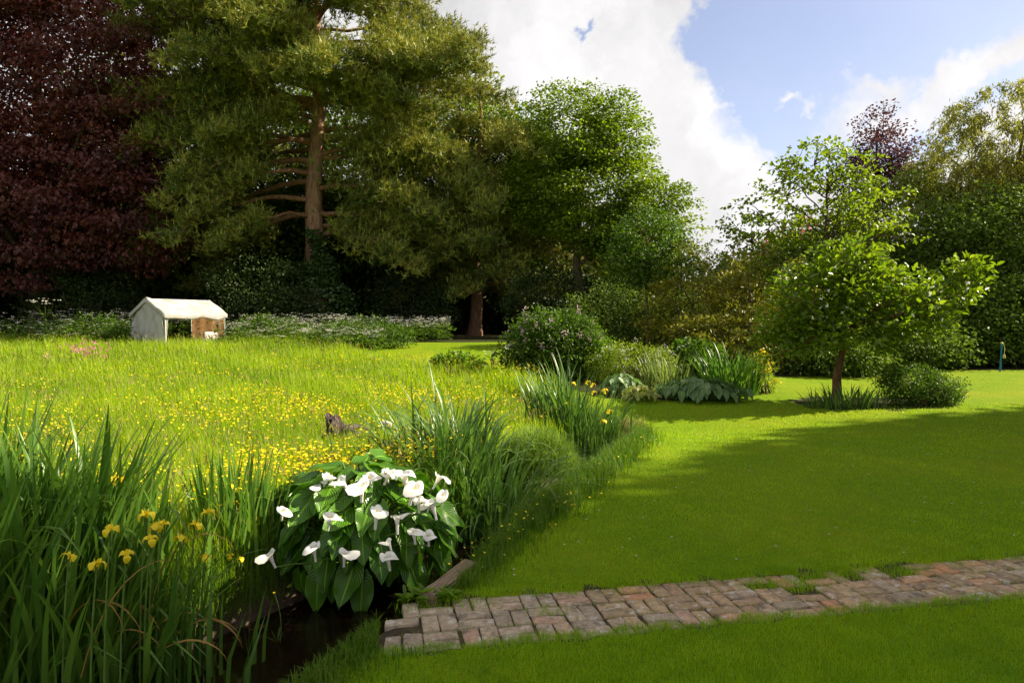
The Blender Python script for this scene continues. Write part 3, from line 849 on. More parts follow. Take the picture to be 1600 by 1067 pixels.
# ivy climbing the old pine
iv = thing('ivy', 'dense dark ivy climbing the foot of the tall old pine', 'climbing plant', (b1[0] + 0.1, b1[1] - 0.1, b1[2]))
iv.scale = (1.19, 1.19, 1.13)
g = Geo()
n = 9000
hh = rng.random(n) ** 1.3 * 5.2
rr = np.interp(hh, [0, 1.6, 2.6, 3.4, 5.2], [1.7, 1.55, 1.1, 0.72, 0.50]) * (0.72 + 0.35 * rng.random(n)) + 0.12 * np.sin(hh * 4)
aa = rng.uniform(0, 2 * np.pi, n)
bias = np.interp(hh, [0, 3, 5.2], [0.5, 0.2, 0.15])
P = np.c_[np.cos(aa) * rr + bias, np.sin(aa) * rr, hh]
o_ = unit(np.c_[np.cos(aa), np.sin(aa), np.full(n, 0.25)])
keep = (hh < 3.6) | (np.sin(aa * 2 + hh) > 0.1)
add_leaves(g, P[keep], unit(o_ * 0.5 + rng.normal(size=(n, 3)) * 0.4 - np.array([0, 0, 0.6]))[keep], unit(o_ + rng.normal(size=(n, 3)) * 0.4)[keep], 0.16, 0.14, 0.15)
link('foliage', g.mesh('foliage', M['ivy']), iv, kind='stuff')
g = Geo()
for k in range(7):
    a = k * 0.9; zz = np.linspace(0, 4.8, 10)
    rk = np.interp(zz, [0, 2, 4.8], [0.85, 0.62, 0.42])
    tube(g, np.c_[np.cos(a + zz * 0.15) * rk, np.sin(a + zz * 0.15) * rk, zz], np.linspace(0.05, 0.015, 10), 5)
link('stem', g.mesh('stem', M['bark'], smooth=True), iv)

# tall bright green tree in the middle
tree('alder_tree', 'tall bright green broadleaf tree standing right of the pines', 'tree', at(908, 37.5), 16.5, 0.30,
     lob((-0.6, 0, 13.0, 2.5, 2.6, 3.2), (1.6, -0.3, 12.6, 1.9, 2.0, 2.9), (0.2, 0, 9.6, 3.9, 3.4, 3.4), (3.4, -0.4, 8.2, 2.3, 2.4, 1.9), (4.6, -0.6, 6.2, 1.6, 2.0, 1.4), (-2.0, 0, 9.6, 2.0, 2.4, 3.0), (2.4, -0.8, 5.6, 2.3, 2.0, 1.9), (0.6, -1.2, 6.8, 2.6, 1.8, 1.6)),
     820, 62, 0.72, 0.19, 0.13, 'alder', 'bark', shell=0.5, nlimb=30, ntwig=260, flat=0.38, trunk_top=0.85, tint_by_clump=0.6).scale = (1.04, 1.0, 0.86)
# trees behind the pines
tree('sycamore_tree', 'light green tree top showing between the pine and the sky', 'tree', at(738, 45), 18, 0.4,
     lob((0, 0, 14.2, 2.6, 2.6, 3.6), (-3, 0, 12, 4, 3, 5), (1.2, 0, 11, 2.6, 3, 4)), 260, 50, 1.0, 0.24, 0.17, 'alder', 'bark', nlimb=12, ntwig=30)
tree('sycamore_tree', 'mid green tree behind the low pine and left of the tall bright one', 'tree', at(806, 44), 15, 0.35,
     lob((0, 0, 11.8, 2.4, 2.6, 3.0), (0.4, 0, 8, 3, 3, 4)), 230, 50, 0.95, 0.24, 0.16, 'lilac', 'bark', nlimb=12, ntwig=30)
# young slender tree
tree('young_tree', 'slender young tree with thin dark stem under the tall green tree', 'tree', at(1012, 29), 6.4, 0.09,
     lob((0, 0, 4.8, 1.6, 1.4, 1.5), (0.7, 0, 3.6, 1.2, 1.2, 0.9), (-0.8, 0, 3.9, 1.1, 1.2, 1.0)), 190, 36, 0.42, 0.15, 0.09, 'lilac', 'bark', nlimb=14, ntwig=50, trunk_top=0.9)
# golden yews
def yew(label, base, H, rx, n, leaf='golden'):
    root = thing('golden_yew', label, 'shrub', base)
    C, out = sample_lobes(lob((0, 0, H * 0.45, rx, rx * 0.8, H * 0.52), (rx * 0.35, -0.3, H * 0.3, rx * 0.8, rx * 0.7, H * 0.32), (-rx * 0.4, -0.2, H * 0.35, rx * 0.7, rx * 0.7, H * 0.35)), n, 0.7)
    C[:, 2] = np.maximum(C[:, 2], 0.1)
    g = Geo()
    # feathery drooping sprays
    per = 34; idx = np.repeat(np.arange(n), per)
    u = rng.random(n * per)
    spr = unit(out * np.array([1, 1, 0.3]) + rng.normal(size=(n, 3)) * 0.35)
    P = C[idx] + spr[idx] * (u * 0.85)[:, None] - np.array([0, 0, 1]) * (u ** 2 * 0.32)[:, None] + rng.normal(size=(n * per, 3)) * np.array([0.14, 0.14, 0.05])
    ax = unit(spr[idx] + rng.normal(size=(n * per, 3)) * 0.6 - np.array([0, 0, 0.25]))
    nr = unit(np.array([0, 0, 0.9]) + rng.normal(size=(n * per, 3)) * 0.5)
    add_leaves(g, P, ax, nr, 0.17, 0.055, 0.1, np.clip(u * 0.6 + rng.random(n * per) * 0.4, 0, 1))
    link('foliage', g.mesh('foliage', M[leaf]), root, kind='stuff')
    g = Geo()
    for k in range(9):
        e = C[rng.integers(n)]
        tube(g, curve((rng.normal(0, 0.2), rng.normal(0, 0.2), 0), e, 0.4, 0.03, 7), np.linspace(0.09, 0.02, 7), 6)
    link('stem', g.mesh('stem', M['bark'], smooth=True), root)
    return root
yew('golden olive yew in front of the wood right of the young tree', at(1105, 28), 5.2, 2.1, 460)
yew('golden olive yew with drooping sprays behind the magnolia trunk', at(1195, 26), 4.4, 2.0, 420)
yew('low olive yew spreading over the edge of the lawn left of the magnolia', at(1135, 25), 2.5, 1.8, 240)

# pale yellow-green open tree, plum tree, willow on the right
tree('maple_tree', 'open yellow green tree with grey forked trunk behind the magnolia', 'tree', at(1285, 28), 9.6, 0.16,
     lob((0, 0, 7.2, 2.6, 2.4, 1.9), (-2.2, -0.2, 5.7, 1.9, 1.8, 1.4), (2.0, 0, 6.6, 1.9, 1.8, 1.7), (-0.4, 0, 8.2, 1.5, 1.5, 1.3), (-2.9, 0, 4.6, 1.3, 1.4, 0.9), (1.6, -0.6, 4.9, 1.8, 1.6, 1.2)),
     215, 19, 0.48, 0.19, 0.15, 'acer', 'bark', shell=0.3, nlimb=34, ntwig=170, flat=0.25, trunk_top=0.8, up=0.9)
rt = [o for o in COL.objects if o.name.startswith('maple_tree')][0]
g = Geo()
Cb = np.array([(-2.9, -1.0, 4.9), (-2.3, -1.2, 5.4), (-1.7, -1.4, 5.3), (-1.2, -1.4, 5.6)])
Cb = np.repeat(Cb, 14, 0) + rng.normal(size=(56, 3)) * np.array([0.25, 0.2, 0.2])
add_leaves(g, Cb, rng.normal(size=(56, 3)), rng.normal(size=(56, 3)), 0.12, 0.10)
link('blossom', g.mesh('blossom', M['redblossom']), rt, kind='stuff')
tree('plum_tree', 'purple leaved tree rising behind the yellow green tree', 'tree', at(1372, 38), 14, 0.22,
     lob((0, 0, 11.4, 1.6, 1.6, 2.3), (-0.6, 0, 9.5, 1.9, 1.6, 2.0), (0.9, 0, 9.3, 1.7, 1.6, 1.8)), 210, 36, 0.62, 0.17, 0.11, 'copper2', 'bark', shell=0.2, nlimb=24, ntwig=90, trunk_top=0.9)
def willow(label, base, H, lobes, n, per):
    root = thing('willow_tree', label, 'tree', base)
    C, out = sample_lobes(lobes, n, 0.62)
    gt = Geo()
    T = curve((0, 0, -0.2), (0.6, 0, H * 0.62), 0, 0.08, 10, mid=(-0.3, 0, H * 0.3))
    tube(gt, T, np.linspace(0.45, 0.16, 10), 10)
    for e in C[rng.choice(n, 34, replace=False)]:
        k = rng.integers(4, 10)
        tube(gt, curve(T[k], e, 1.4, 0.1, 9), np.linspace(0.12, 0.015, 9), 6)
    link('trunk', gt.mesh('trunk', M['bark'], smooth=True), root)
    g = Geo()
    idx = np.repeat(np.arange(n), per)
    u = rng.random(n * per)
    # arching fronds: out, then down
    ln = rng.uniform(0.7, 1.6, n)[idx]
    hd = unit(out * np.array([1, 1, 0.25]) + rng.normal(size=(n, 3)) * 0.3)
    P = C[idx] + hd[idx] * (u * ln * 0.8)[:, None] + np.array([0, 0, 1]) * (ln * (0.35 * u - 0.95 * u ** 2))[:, None] + rng.normal(size=(n * per, 3)) * 0.07
    ax = unit(hd[idx] * 0.4 + np.array([0, 0, 1]) * (0.3 - 1.6 * u)[:, None] + rng.normal(size=(n * per, 3)) * 0.4)
    nr = unit(out[idx] + rng.normal(size=(n * per, 3)) * 0.6 + np.array([0, 0, 0.4]))
    add_leaves(g, P, ax, nr, 0.20, 0.056, 0.1)
    link('crown', g.mesh('crown', M['willow']), root, kind='stuff')
    return root
willow('weeping willow with fine golden fronds rising at the right edge', at(1560, 33), 13.5,
       lob((0, 0, 9.8, 3.2, 3, 3.2), (-1.6, 0, 8.4, 2.4, 2.4, 2.2), (2.6, 0, 9.0, 3, 3, 3), (1, -0.5, 6.5, 3.2, 2.6, 2.2), (-0.5, -0.5, 7, 2.8, 2.4, 2.6)), 1400, 50)

# dark evergreen trees forming the right-hand background
dark_specs = [(425, 47, 18.5, 5.5, 'dark tree behind the bare left limbs of the old pine'),
              (560, 48, 18, 5.2, 'dark tree behind and between the two pines'),
              (250, 46, 19.0, 6.0, 'dark tree behind the gap between copper beech and pine'),
              (1415, 34, 9.2, 3.0, 'dark green tree between the purple tree and the willow'),
              (1330, 33, 7.0, 2.6, 'dark evergreen behind the forked trunk of the yellow green tree'),
              (1500, 30, 7.2, 2.8, 'dark evergreen under the willow right of the magnolia'),
              (1610, 29, 8.0, 2.6, 'dark evergreen cut off by the right edge behind the blue pole'),
              (1250, 33, 6.4, 2.4, 'dark green tree behind the two golden yews')]
for px, Y, H_, r_, lb in dark_specs:
    tree('evergreen_tree', lb, 'tree', at(px, Y), H_, 0.22, lob((0, 0, H_ * 0.62, r_, r_ * 0.85, H_ * 0.38), (r_ * 0.4, -0.6, H_ * 0.32, r_ * 0.85, r_ * 0.7, H_ * 0.26), (-r_ * 0.5, -0.4, H_ * 0.34, r_ * 0.8, r_ * 0.7, H_ * 0.28)),
         330 if H_ < 12 else 620, 46 if H_ < 12 else 40, 0.8 if H_ < 12 else 1.1, 0.19 if H_ < 12 else 0.30, 0.12 if H_ < 12 else 0.20, 'darkleaf', 'bark', shell=0.65, nlimb=12, ntwig=30, group=None)
# dark shrubs under the trees
shrub_specs = [(395, 34, 4.4, 2.2, 'dark leafy shrub in shade between the tent and the ivied pine'),
               (120, 35, 4.0, 3.0, 'dark shrub in deep shade under the copper beech'),
               (640, 38, 3.6, 2.2, 'dark shrub in shade between the two pine trunks'),
               (850, 35, 3.6, 2.0, 'dark shrub in shade behind the lilac bush'),
               (960, 31, 3.0, 2.0, 'dark shrub at the foot of the tall bright green tree'),
               (1060, 30, 2.8, 1.8, 'dark shrub left of the golden yews behind the perennials'),
               (1290, 23.4, 1.5, 1.6, 'low dark shrub at the lawn edge behind the magnolia trunk'),
               (1400, 25.5, 2.6, 1.9, 'dark shrub behind the right side of the magnolia'),
               (1490, 27, 3.4, 2.0, 'dark shrub in shade left of the blue pole'),
               (1585, 26.8, 3.6, 1.9, 'dark shrub in deep shade just behind the blue pole')]
for px, Y, H_, r_, lb in shrub_specs:
    root = thing('shrub', lb, 'shrub', at(px, Y))
    C, out = sample_lobes(lob((0, 0, H_ * 0.5, r_, r_ * 0.7, H_ * 0.5), (r_ * 0.5, -0.2, H_ * 0.3, r_ * 0.7, r_ * 0.6, H_ * 0.32)), 170, 0.7)
    C[:, 2] = np.maximum(C[:, 2], 0.1)
    g = Geo(); crown_leaves(g, C, out, 40, 0.6, 0.15, 0.09, flat=0.7)
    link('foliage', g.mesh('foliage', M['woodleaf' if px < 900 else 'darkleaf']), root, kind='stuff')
    g = Geo()
    for k in range(8):
        tube(g, curve((rng.normal(0, 0.15), rng.normal(0, 0.15), -0.05), C[rng.integers(len(C))], 0.2, 0.02, 6), np.linspace(0.05, 0.012, 6), 5)
    link('stem', g.mesh('stem', M['bark'], smooth=True), root)

# the wood beyond, one dark mass
g = Geo()
nW = 3000
Xw = rng.uniform(-62, 62, nW); Yw = rng.uniform(45, 55, nW) + np.where(np.abs(Xw) > 34, -8, 0)
topw = np.interp(Xw, [-62, -30, -14, -6, 2, 8, 10, 14, 20, 26, 40, 62], [15, 14, 13, 12, 10, 7.0, 4.6, 5.6, 7.5, 8, 9, 12]) * (0.8 + 0.2 * np.sin(Xw * 0.9 + Yw))
Zw = rng.random(nW) ** 0.9 * topw
C = np.c_[Xw, Yw, Zw + 0.8]
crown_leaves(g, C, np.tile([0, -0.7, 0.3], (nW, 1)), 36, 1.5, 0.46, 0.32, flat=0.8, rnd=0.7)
for k in range(46):
    x = rng.uniform(-55, 4); y = rng.uniform(45, 48)
    tube(g, np.array([[x, y, 0], [x + rng.normal(0, 0.2), y, 4], [x + rng.normal(0, 0.5), y, 9]]), [0.22, 0.17, 0.08], 6, 0.2)
# dense interior of the wood, a closed lumpy volume behind the front leaves
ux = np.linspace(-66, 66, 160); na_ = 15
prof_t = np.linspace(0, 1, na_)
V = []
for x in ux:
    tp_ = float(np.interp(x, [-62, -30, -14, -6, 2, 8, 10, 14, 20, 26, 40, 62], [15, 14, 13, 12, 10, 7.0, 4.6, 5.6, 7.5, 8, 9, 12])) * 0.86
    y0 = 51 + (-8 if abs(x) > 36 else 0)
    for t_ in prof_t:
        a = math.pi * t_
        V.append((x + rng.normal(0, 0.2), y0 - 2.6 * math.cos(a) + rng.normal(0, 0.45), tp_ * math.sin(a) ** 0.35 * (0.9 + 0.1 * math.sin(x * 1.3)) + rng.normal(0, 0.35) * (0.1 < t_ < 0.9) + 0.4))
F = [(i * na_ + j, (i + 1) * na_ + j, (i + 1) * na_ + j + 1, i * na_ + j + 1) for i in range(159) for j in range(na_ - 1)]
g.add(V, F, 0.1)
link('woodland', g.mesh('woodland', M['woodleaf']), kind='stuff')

# row of tall trees outside the frame on the right: their shadow lies over the near lawn
Hrow = 18.0
off = Hrow / math.tan(SUN_EL)
first = None
ldir = np.array([0.85, 0.53])
for k, t in enumerate((-15.5, -11.5, -7.8, -4.4, -1.2, 2.0, 5.2, 8.6, 12.0, 15.6)):
    EDGE_T = np.array([-16, -11, -6.5, -2.8, 0, 16])
    e_ = np.array([np.interp(t, EDGE_T, [-12, -7, -3.6, -0.6, 1.8, 15.6]), np.interp(t, EDGE_T, [0.5, 2.8, 5.1, 8.3, 10.8, 18.3])])
    p = e_ + np.array([0.0, np.interp(t, [0, 15], [0.0, -0.9])]) + off * np.array([math.cos(SUN_AZ), math.sin(SUN_AZ)]) - np.array([-0.53, 0.85]) * 3.0
    base = (p[0], p[1], 0.0)
    lb = 'tall dense tree in the row off to the right, %s' % ('nearest end', 'second from the near end', 'third from the near end', 'fourth from the near end', 'fifth from the near end', 'fifth from the far end', 'fourth from the far end', 'third from the far end', 'second from the far end', 'far end')[k]
    if first is None:
        first = tree('lime_tree', lb, 'tree', base, Hrow, 0.4, lob((0, 0, 14.2, 3.0, 3.0, 3.6), (0, 0, 11, 3.2, 3.2, 5), (1.0, 1.0, 7, 3.4, 3.4, 5.5), (-1.2, 0.5, 6, 3.2, 3.2, 5), (0, 0, 2.6, 3.2, 3.2, 2.4)), 900, 36, 0.9, 0.40, 0.30, 'alder', 'bark', shell=0.3, nlimb=16, ntwig=20, group='tall trees in a row outside the frame on the right')
    else:
        r2 = first.copy(); COL.objects.link(r2); r2.location = base; r2.rotation_euler = (0, 0, k * 1.1)
        r2.scale = (1, 1, (0.97, 1.0, 0.96, 1.02, 0.98, 1.03, 0.97, 1.0, 0.98, 1.01)[k])
        r2['label'] = lb
        for ch in list(first.children):
            c = ch.copy(); COL.objects.link(c); c.parent = r2

# magnolia -----------------------------------------------------------
mb = at(1308, 15.3)
mg = tree('magnolia_tree', 'small spreading magnolia with glossy leaves on the sunlit lawn', 'tree', mb, 3.6, 0.12,
     lob((-0.5, 0, 2.35, 1.05, 1.0, 0.75), (0.5, 0, 2.55, 1.1, 1.0, 0.75), (0.15, 0, 3.05, 0.75, 0.7, 0.5), (1.5, 0, 2.35, 0.9, 0.8, 0.55), (2.55, 0.1, 2.45, 0.6, 0.6, 0.5), (3.0, 0.1, 2.85, 0.45, 0.5, 0.35), (-1.1, -0.1, 1.75, 0.65, 0.6, 0.5), (-0.6, -0.3, 1.6, 0.6, 0.6, 0.4), (1.0, -0.4, 1.8, 0.7, 0.6, 0.35), (1.9, -0.2, 1.85, 0.5, 0.5, 0.35), (-1.25, -0.2, 1.3, 0.6, 0.5, 0.4), (-0.5, -0.4, 1.4, 0.55, 0.45, 0.32), (0.9, -0.4, 1.45, 0.7, 0.5, 0.32), (0.3, 0.1, 3.2, 0.45, 0.4, 0.35)),
     560, 13, 0.25, 0.15, 0.078, 'magnolia', 'redbark', shell=0.35, nlimb=24, ntwig=150, flat=0.6, trunk_top=0.62, limb_min=0.42, hexa=True, down=-0.15, up=0.7)
g = Geo()
ptsb = np.c_[rng.uniform(-1.5, 2.8, 30), rng.uniform(-1.0, -0.5, 30), rng.uniform(1.6, 3.0, 30)]
for p in ptsb:
    ax = unit(rng.normal(size=(5, 3)) + np.array([0, -0.3, 0.4])); add_leaves(g, np.tile(p, (5, 1)), ax, rng.normal(size=(5, 3)), 0.05, 0.04)
link('blossom', g.mesh('blossom', M['white_petal']), mg, kind='stuff')

# ------------------------------------------------------------------ bushes and border plants
def bush(name, label, cat, base, lobes, n, per, cr, L, Wd, leaf, flowers=None, **kw):
    root = thing(name, label, cat, base)
    C, out = sample_lobes(lobes, n, kw.pop('shell', 0.65))
    C[:, 2] = np.maximum(C[:, 2], 0.06)
    g = Geo(); crown_leaves(g, C, out, per, cr, L, Wd, **kw)
    link('foliage', g.mesh('foliage', M[leaf]), root, kind='stuff')
    g = Geo()
    for k in range(10):
        tube(g, curve((rng.normal(0, 0.12), rng.normal(0, 0.12), -0.05), C[rng.integers(n)], 0.1, 0.01, 6), np.linspace(0.03, 0.006, 6), 5)
    link('stem', g.mesh('stem', M['bark'], smooth=True), root)
    if flowers:
        cnt, mat, size, per_f, spread = flowers
        top = C[(out[:, 1] < 0.3) & (out[:, 2] > -0.2)]
        oo = out[(out[:, 1] < 0.3) & (out[:, 2] > -0.2)]
        sel = rng.choice(len(top), min(cnt, len(top)), replace=False)
        P = np.repeat(top[sel] + oo[sel] * cr * 0.75, per_f, 0) + rng.normal(size=(len(sel) * per_f, 3)) * spread
        g = Geo(); add_leaves(g, P, rng.normal(size=P.shape), rng.normal(size=P.shape) + np.array([0, -0.5, 0.6]), size, size * 0.9)
        link('flower_heads', g.mesh('flower_heads', M[mat]), root, kind='stuff')
    return root
bush('lilac_bush', 'dark rounded lilac bush dotted with pale pink flower heads', 'bush', at(862, 18.3), lob((0, 0, 1.0, 1.1, 0.9, 0.85), (-0.45, -0.2, 0.7, 0.85, 0.7, 0.68), (0.45, 0.1, 1.0, 0.75, 0.7, 0.65)), 330, 44, 0.33, 0.085, 0.06, 'lilac', (30, 'lilacpetal', 0.045, 14, np.array([0.04, 0.04, 0.07])))
bush('green_bush', 'fresh green rounded bush in front of the flowering lilac', 'bush', at(915, 18.4), lob((0, 0, 0.7, 0.78, 0.65, 0.68), (0.35, 0, 0.5, 0.6, 0.5, 0.5)), 220, 40, 0.24, 0.06, 0.035, 'spring')
bush('meadow_rue', 'yellow green fluffy perennial between the bush and the hostas', 'plant', at(985, 17.6), lob((0, 0, 0.55, 0.75, 0.5, 0.5), (0.6, 0.1, 0.5, 0.55, 0.5, 0.48), (-0.6, 0, 0.45, 0.5, 0.4, 0.4)), 260, 30, 0.2, 0.05, 0.03, 'limeherb', (30, 'umbel', 0.03, 10, 0.04))
bush('rodgersia', 'dark broad leaved perennial behind the pale iris leaves', 'plant', at(1082, 19.0), lob((0, 0, 0.55, 0.7, 0.5, 0.42)), 80, 12, 0.25, 0.2, 0.12, 'lilac', hexa=True)
bush('lily_clump', 'golden yellow flowering clump right of the large iris', 'plant', at(1190, 16.6), lob((0, 0, 0.5, 0.24, 0.3, 0.45), (0.2, 0.1, 0.35, 0.22, 0.25, 0.35)), 60, 22, 0.14, 0.08, 0.02, 'limeherb', (34, 'orange', 0.06, 6, 0.03))
bush('low_shrub', 'dense small leaved shrub right of the magnolia trunk', 'bush', at(1428, 14.7), lob((0, 0, 0.42, 0.62, 0.5, 0.42), (-0.35, 0, 0.48, 0.35, 0.4, 0.42), (0.55, 0, 0.35, 0.5, 0.4, 0.33)), 240, 36, 0.17, 0.05, 0.03, 'lilac')
bush('comfrey', 'low broad leaved weed clump in the meadow edge below the shady lawn', 'plant', at(715, 19.0), lob((0, 0, 0.3, 0.7, 0.4, 0.28)), 70, 14, 0.16, 0.14, 0.07, 'spring', hexa=True)
for px, Y, lb in ((150, 29.4, 'weedy green clump of nettles left of the tent'), (415, 30.2, 'weedy green clump of nettles right of the tent'), (560, 27.5, 'tall shaded nettles at the back of the meadow')):
    bush('nettles', lb, 'plant', at(px, Y), lob((0, 0, 0.6, 1.6, 0.7, 0.6), (1.2, 0, 0.4, 1.0, 0.6, 0.45)), 170, 22, 0.3, 0.11, 0.05, 'lilac')

# strap-leaved clumps: every leaf is a part --------------------------------
def strap_variant(bend, fold, w0, tipw, segs=9, mat='iris', tint=0.5, power=2.2, kink=None):
    """one strap leaf of unit length growing up +Z and bending to +X"""
    t = np.linspace(0, 1, segs)
    ang = bend * t ** power
    if kink is not None:
        ang = ang + kink[1] * sstep(kink[0] - 0.06, kink[0] + 0.06, t)
    dz = np.cos(ang); dx = np.sin(ang)
    z = np.concatenate([[0], np.cumsum((dz[1:] + dz[:-1]) / 2) / (segs - 1)]); x = np.concatenate([[0], np.cumsum((dx[1:] + dx[:-1]) / 2) / (segs - 1)])
    w = w0 * np.clip(1 - np.clip((t - tipw) / (1 - tipw), 0, 1) ** 1.6, 0.02, 1) * (0.75 + 0.25 * np.minimum(t * 4, 1))
    V = []
    for k in range(segs):
        nrm = np.array([-dz[k] , 0, dx[k]])          # upper face
        c = np.array([x[k], 0, z[k]])
        V += [c + np.array([0, -w[k] / 2, 0]) + nrm * fold * w[k], c, c + np.array([0, w[k] / 2, 0]) + nrm * fold * w[k]]
    F = []
    for k in range(segs - 1):
        for j in range(2):
            a = k * 3 + j
            F.append((a, a + 1, a + 4, a + 3))
    g = Geo(); g.add(V, F, tint)
    return g.mesh('leaf', M[mat], smooth=True)
def strap_set(mat, bends, w0, tipw, fold=0.14, power=2.2, n=12, kinks=0):
    out = []
    for k in range(n):
        kk = (random.uniform(0.45, 0.75), random.uniform(0.9, 1.9)) if k < kinks else None
        out.append(strap_variant(random.uniform(*bends), fold * random.uniform(0.3, 1.3), w0 * random.uniform(0.75, 1.2), tipw * random.uniform(0.85, 1.1), 11, mat, (k + 0.5) / n, power, kk))
    return out
def clump(root, variants, n, spread, hts, lean, az0=None, az_sd=9, tall_centre=True, kinkset=None, kinkp=0.0):
    bx, by, bz = root.location
    for k in range(n):
        r = math.sqrt(random.random()); a = random.uniform(0, 2 * math.pi)
        x, y = r * math.cos(a) * spread[0], r * math.sin(a) * spread[1]
        ln = random.uniform(*hts) * ((1.06 - 0.22 * r) if tall_centre else 1)
        az = math.atan2(y, x) + random.gauss(0, 0.8) if az0 is None else az0 + random.gauss(0, az_sd)
        mesh = random.choice(kinkset) if kinkset and random.random() < kinkp else random.choice(variants)
        z = hz(bx + x, by + y) - bz
        link('leaf', mesh, root, (x, y, max(z, WATER_Z - bz - 0.1) - 0.02), (random.gauss(0, 0.07), lean * (0.4 + r) * random.uniform(0.3, 1.3), az), (random.uniform(0.9, 1.15) * ln, random.uniform(0.85, 1.2), ln))

# iris flowers: petals are sub-parts
def petal_mesh(kind, seed):
    r = np.random.default_rng(seed)
    n, m_ = 6, 5
    V, F = [], []
    for i in range(n):
        t = i / (n - 1)
        if kind == 'fall':
            w = 0.024 * math.sin(math.pi * (0.10 + 0.84 * t ** 1.25)) + 0.004
            ang = -0.55 + 2.3 * t ** 1.2
            x = 0.05 * math.sin(min(t * 1.9, 1.6)) * 1.0; z = 0.018 * math.sin(t * 2.6) - 0.052 * t ** 2.2
        else:
            w = 0.010 * math.sin(math.pi * (0.12 + 0.8 * t)) + 0.002
            x = 0.010 + 0.012 * t; z = 0.034 * t
        for j in range(m_):
            u = j / (m_ - 1) * 2 - 1
            V.append((x + r.normal(0, 0.0006), u * w, z + 0.006 * (1 - abs(u)) * (kind == 'fall') + 0.003 * math.sin(u * 5 + t * 4)))
    for i in range(n - 1):
        for j in range(m_ - 1):
            a = i * m_ + j
            F.append((a, a + m_, a + m_ + 1, a + 1))
    g = Geo(); g.add(V, F, r.uniform(0.3, 0.9))
    return g.mesh('petal', M['irisyellow'], smooth=True)
FALLS = [petal_mesh('fall', s) for s in range(3)]
STANDS = [petal_mesh('standard', s + 10) for s in range(2)]
def stem_mesh(ht, r=0.005, bend=0.05):
    g = Geo(); tube(g, curve((0, 0, 0), (bend, 0, ht), 0, 0, 7, mid=(0, 0, ht * 0.6)), np.linspace(r * 1.3, r * 0.8, 7), 6)
    # two leafy bracts under the flower
    for s in (-1, 1):
        add_leaves(g, np.array([[bend, 0, ht - 0.09]]), np.array([[0.1 * s, 0.05 * s, 1.0]]), np.array([[s, 0.2, 0.0]]), 0.09, 0.018)
    return g.mesh('stem', M['stem'], smooth=True)
def iris_flower(root, p, bz_local, size=1.0, rot=0.0, face=None):
    """p: flower centre in the plant's own space"""
    ht = p[2] - bz_local
    st = link('stem', stem_mesh(ht), root, (p[0] - 0.05, p[1], bz_local))
    gfl = Geo(); tube(gfl, np.array([[0, 0, -0.02], [0, 0, 0.0], [0, 0, 0.012]]), [0.006, 0.009, 0.005], 6)
    fl = link('flower', gfl.mesh('flower', M['irisyellow'], smooth=True), root, p, (random.gauss(0, 0.25), random.gauss(0, 0.25), rot), size * random.uniform(0.62, 0.82))
    for k in range(3):
        link('petal', random.choice(FALLS), fl, (0.004 * math.cos(k * 2.094), 0.004 * math.sin(k * 2.094), 0), (0, random.gauss(0, 0.12), k * 2.094 + random.gauss(0, 0.1)))
        link('petal', random.choice(STANDS), fl, (0, 0, 0.002), (0, 0.1, k * 2.094 + 1.05), 1.0)
    return fl
def pixel_point(px, py, Y):
    d = pix_dir(px, py); t = Y / d.y
    return Vector((0, 0, EYE)) + d * t

# big near clump at the lower left
iris_straight = strap_set('iris', (0.1, 0.8), 0.044, 0.45, 0.10, 2.0, 14)
iris_arch = strap_set('iris', (1.0, 2.3), 0.028, 0.4, 0.12, 2.6, 8)
iris_kink = strap_set('iris', (0.2, 0.6), 0.028, 0.5, 0.10, 2.0, 8, kinks=8)
fi = thing('yellow_iris', 'large near clump of yellow flag iris filling the lower left corner', 'iris', (-2.74, 4.0, hz(-2.74, 4.0)))
clump(fi, iris_straight, 150, (0.75, 0.62), (0.9, 1.42), 0.16, kinkset=iris_arch + iris_kink, kinkp=0.12)
clump(fi, iris_straight, 130, (0.62, 0.55), (0.8, 1.35), 0.27, az0=0.0, az_sd=0.5, kinkset=iris_arch + iris_kink, kinkp=0.45)
def inner_leaves(root, n, sx, sy, h0, h1, mat):
    g = Geo(); bx, by, bz = root.location
    x, y = rng.normal(0, sx, n), rng.normal(0, sy, n)
    z = height(bx + x, by + y) - bz
    add_blades(g, np.c_[x, y, z], rng.uniform(h0, h1, n), rng.uniform(0.022, 0.038, n), np.abs(rng.normal(0.15, 0.12, n)), rng.normal(0, 1.2, n), rng.random(n) * 0.6)
    link('inner_leaves', g.mesh('inner_leaves', M[mat]), root, kind='stuff')
inner_leaves(fi, 420, 0.42, 0.34, 0.5, 1.05, 'iris')
fi2 = thing('yellow_iris', 'tall leafy iris clump at the left edge behind the near flowers', 'iris', (-3.55, 4.35, hz(-3.55, 4.35)))
clump(fi2, iris_straight, 285, (0.95, 0.6), (1.0, 1.6), 0.18, az0=0.0, az_sd=1.0, kinkset=iris_arch + iris_kink, kinkp=0.07)
inner_leaves(fi2, 420, 0.5, 0.34, 0.6, 1.2, 'iris')
for px, py, Y in ((228, 803, 3.9), (173, 826, 3.5), (242, 822, 3.9), (254, 819, 4.0), (235, 842, 3.8), (283, 840, 4.0), (305, 819, 4.2), (198, 866, 3.6), (152, 880, 3.5), (108, 869, 3.5), (180, 749, 4.4), (42, 712, 4.6), (324, 800, 4.4), (322, 870, 4.2)):
    w = pixel_point(px, py, Y) - fi.location
    iris_flower(fi, w, min(w.z - 0.3, hz(w.x + fi.location.x, Y) - fi.location.z + 0.2), 1.0, random.uniform(0, 6))
dead = strap_set('deadleaf', (1.6, 2.6), 0.022, 0.4, 0.2, 1.6, 4)
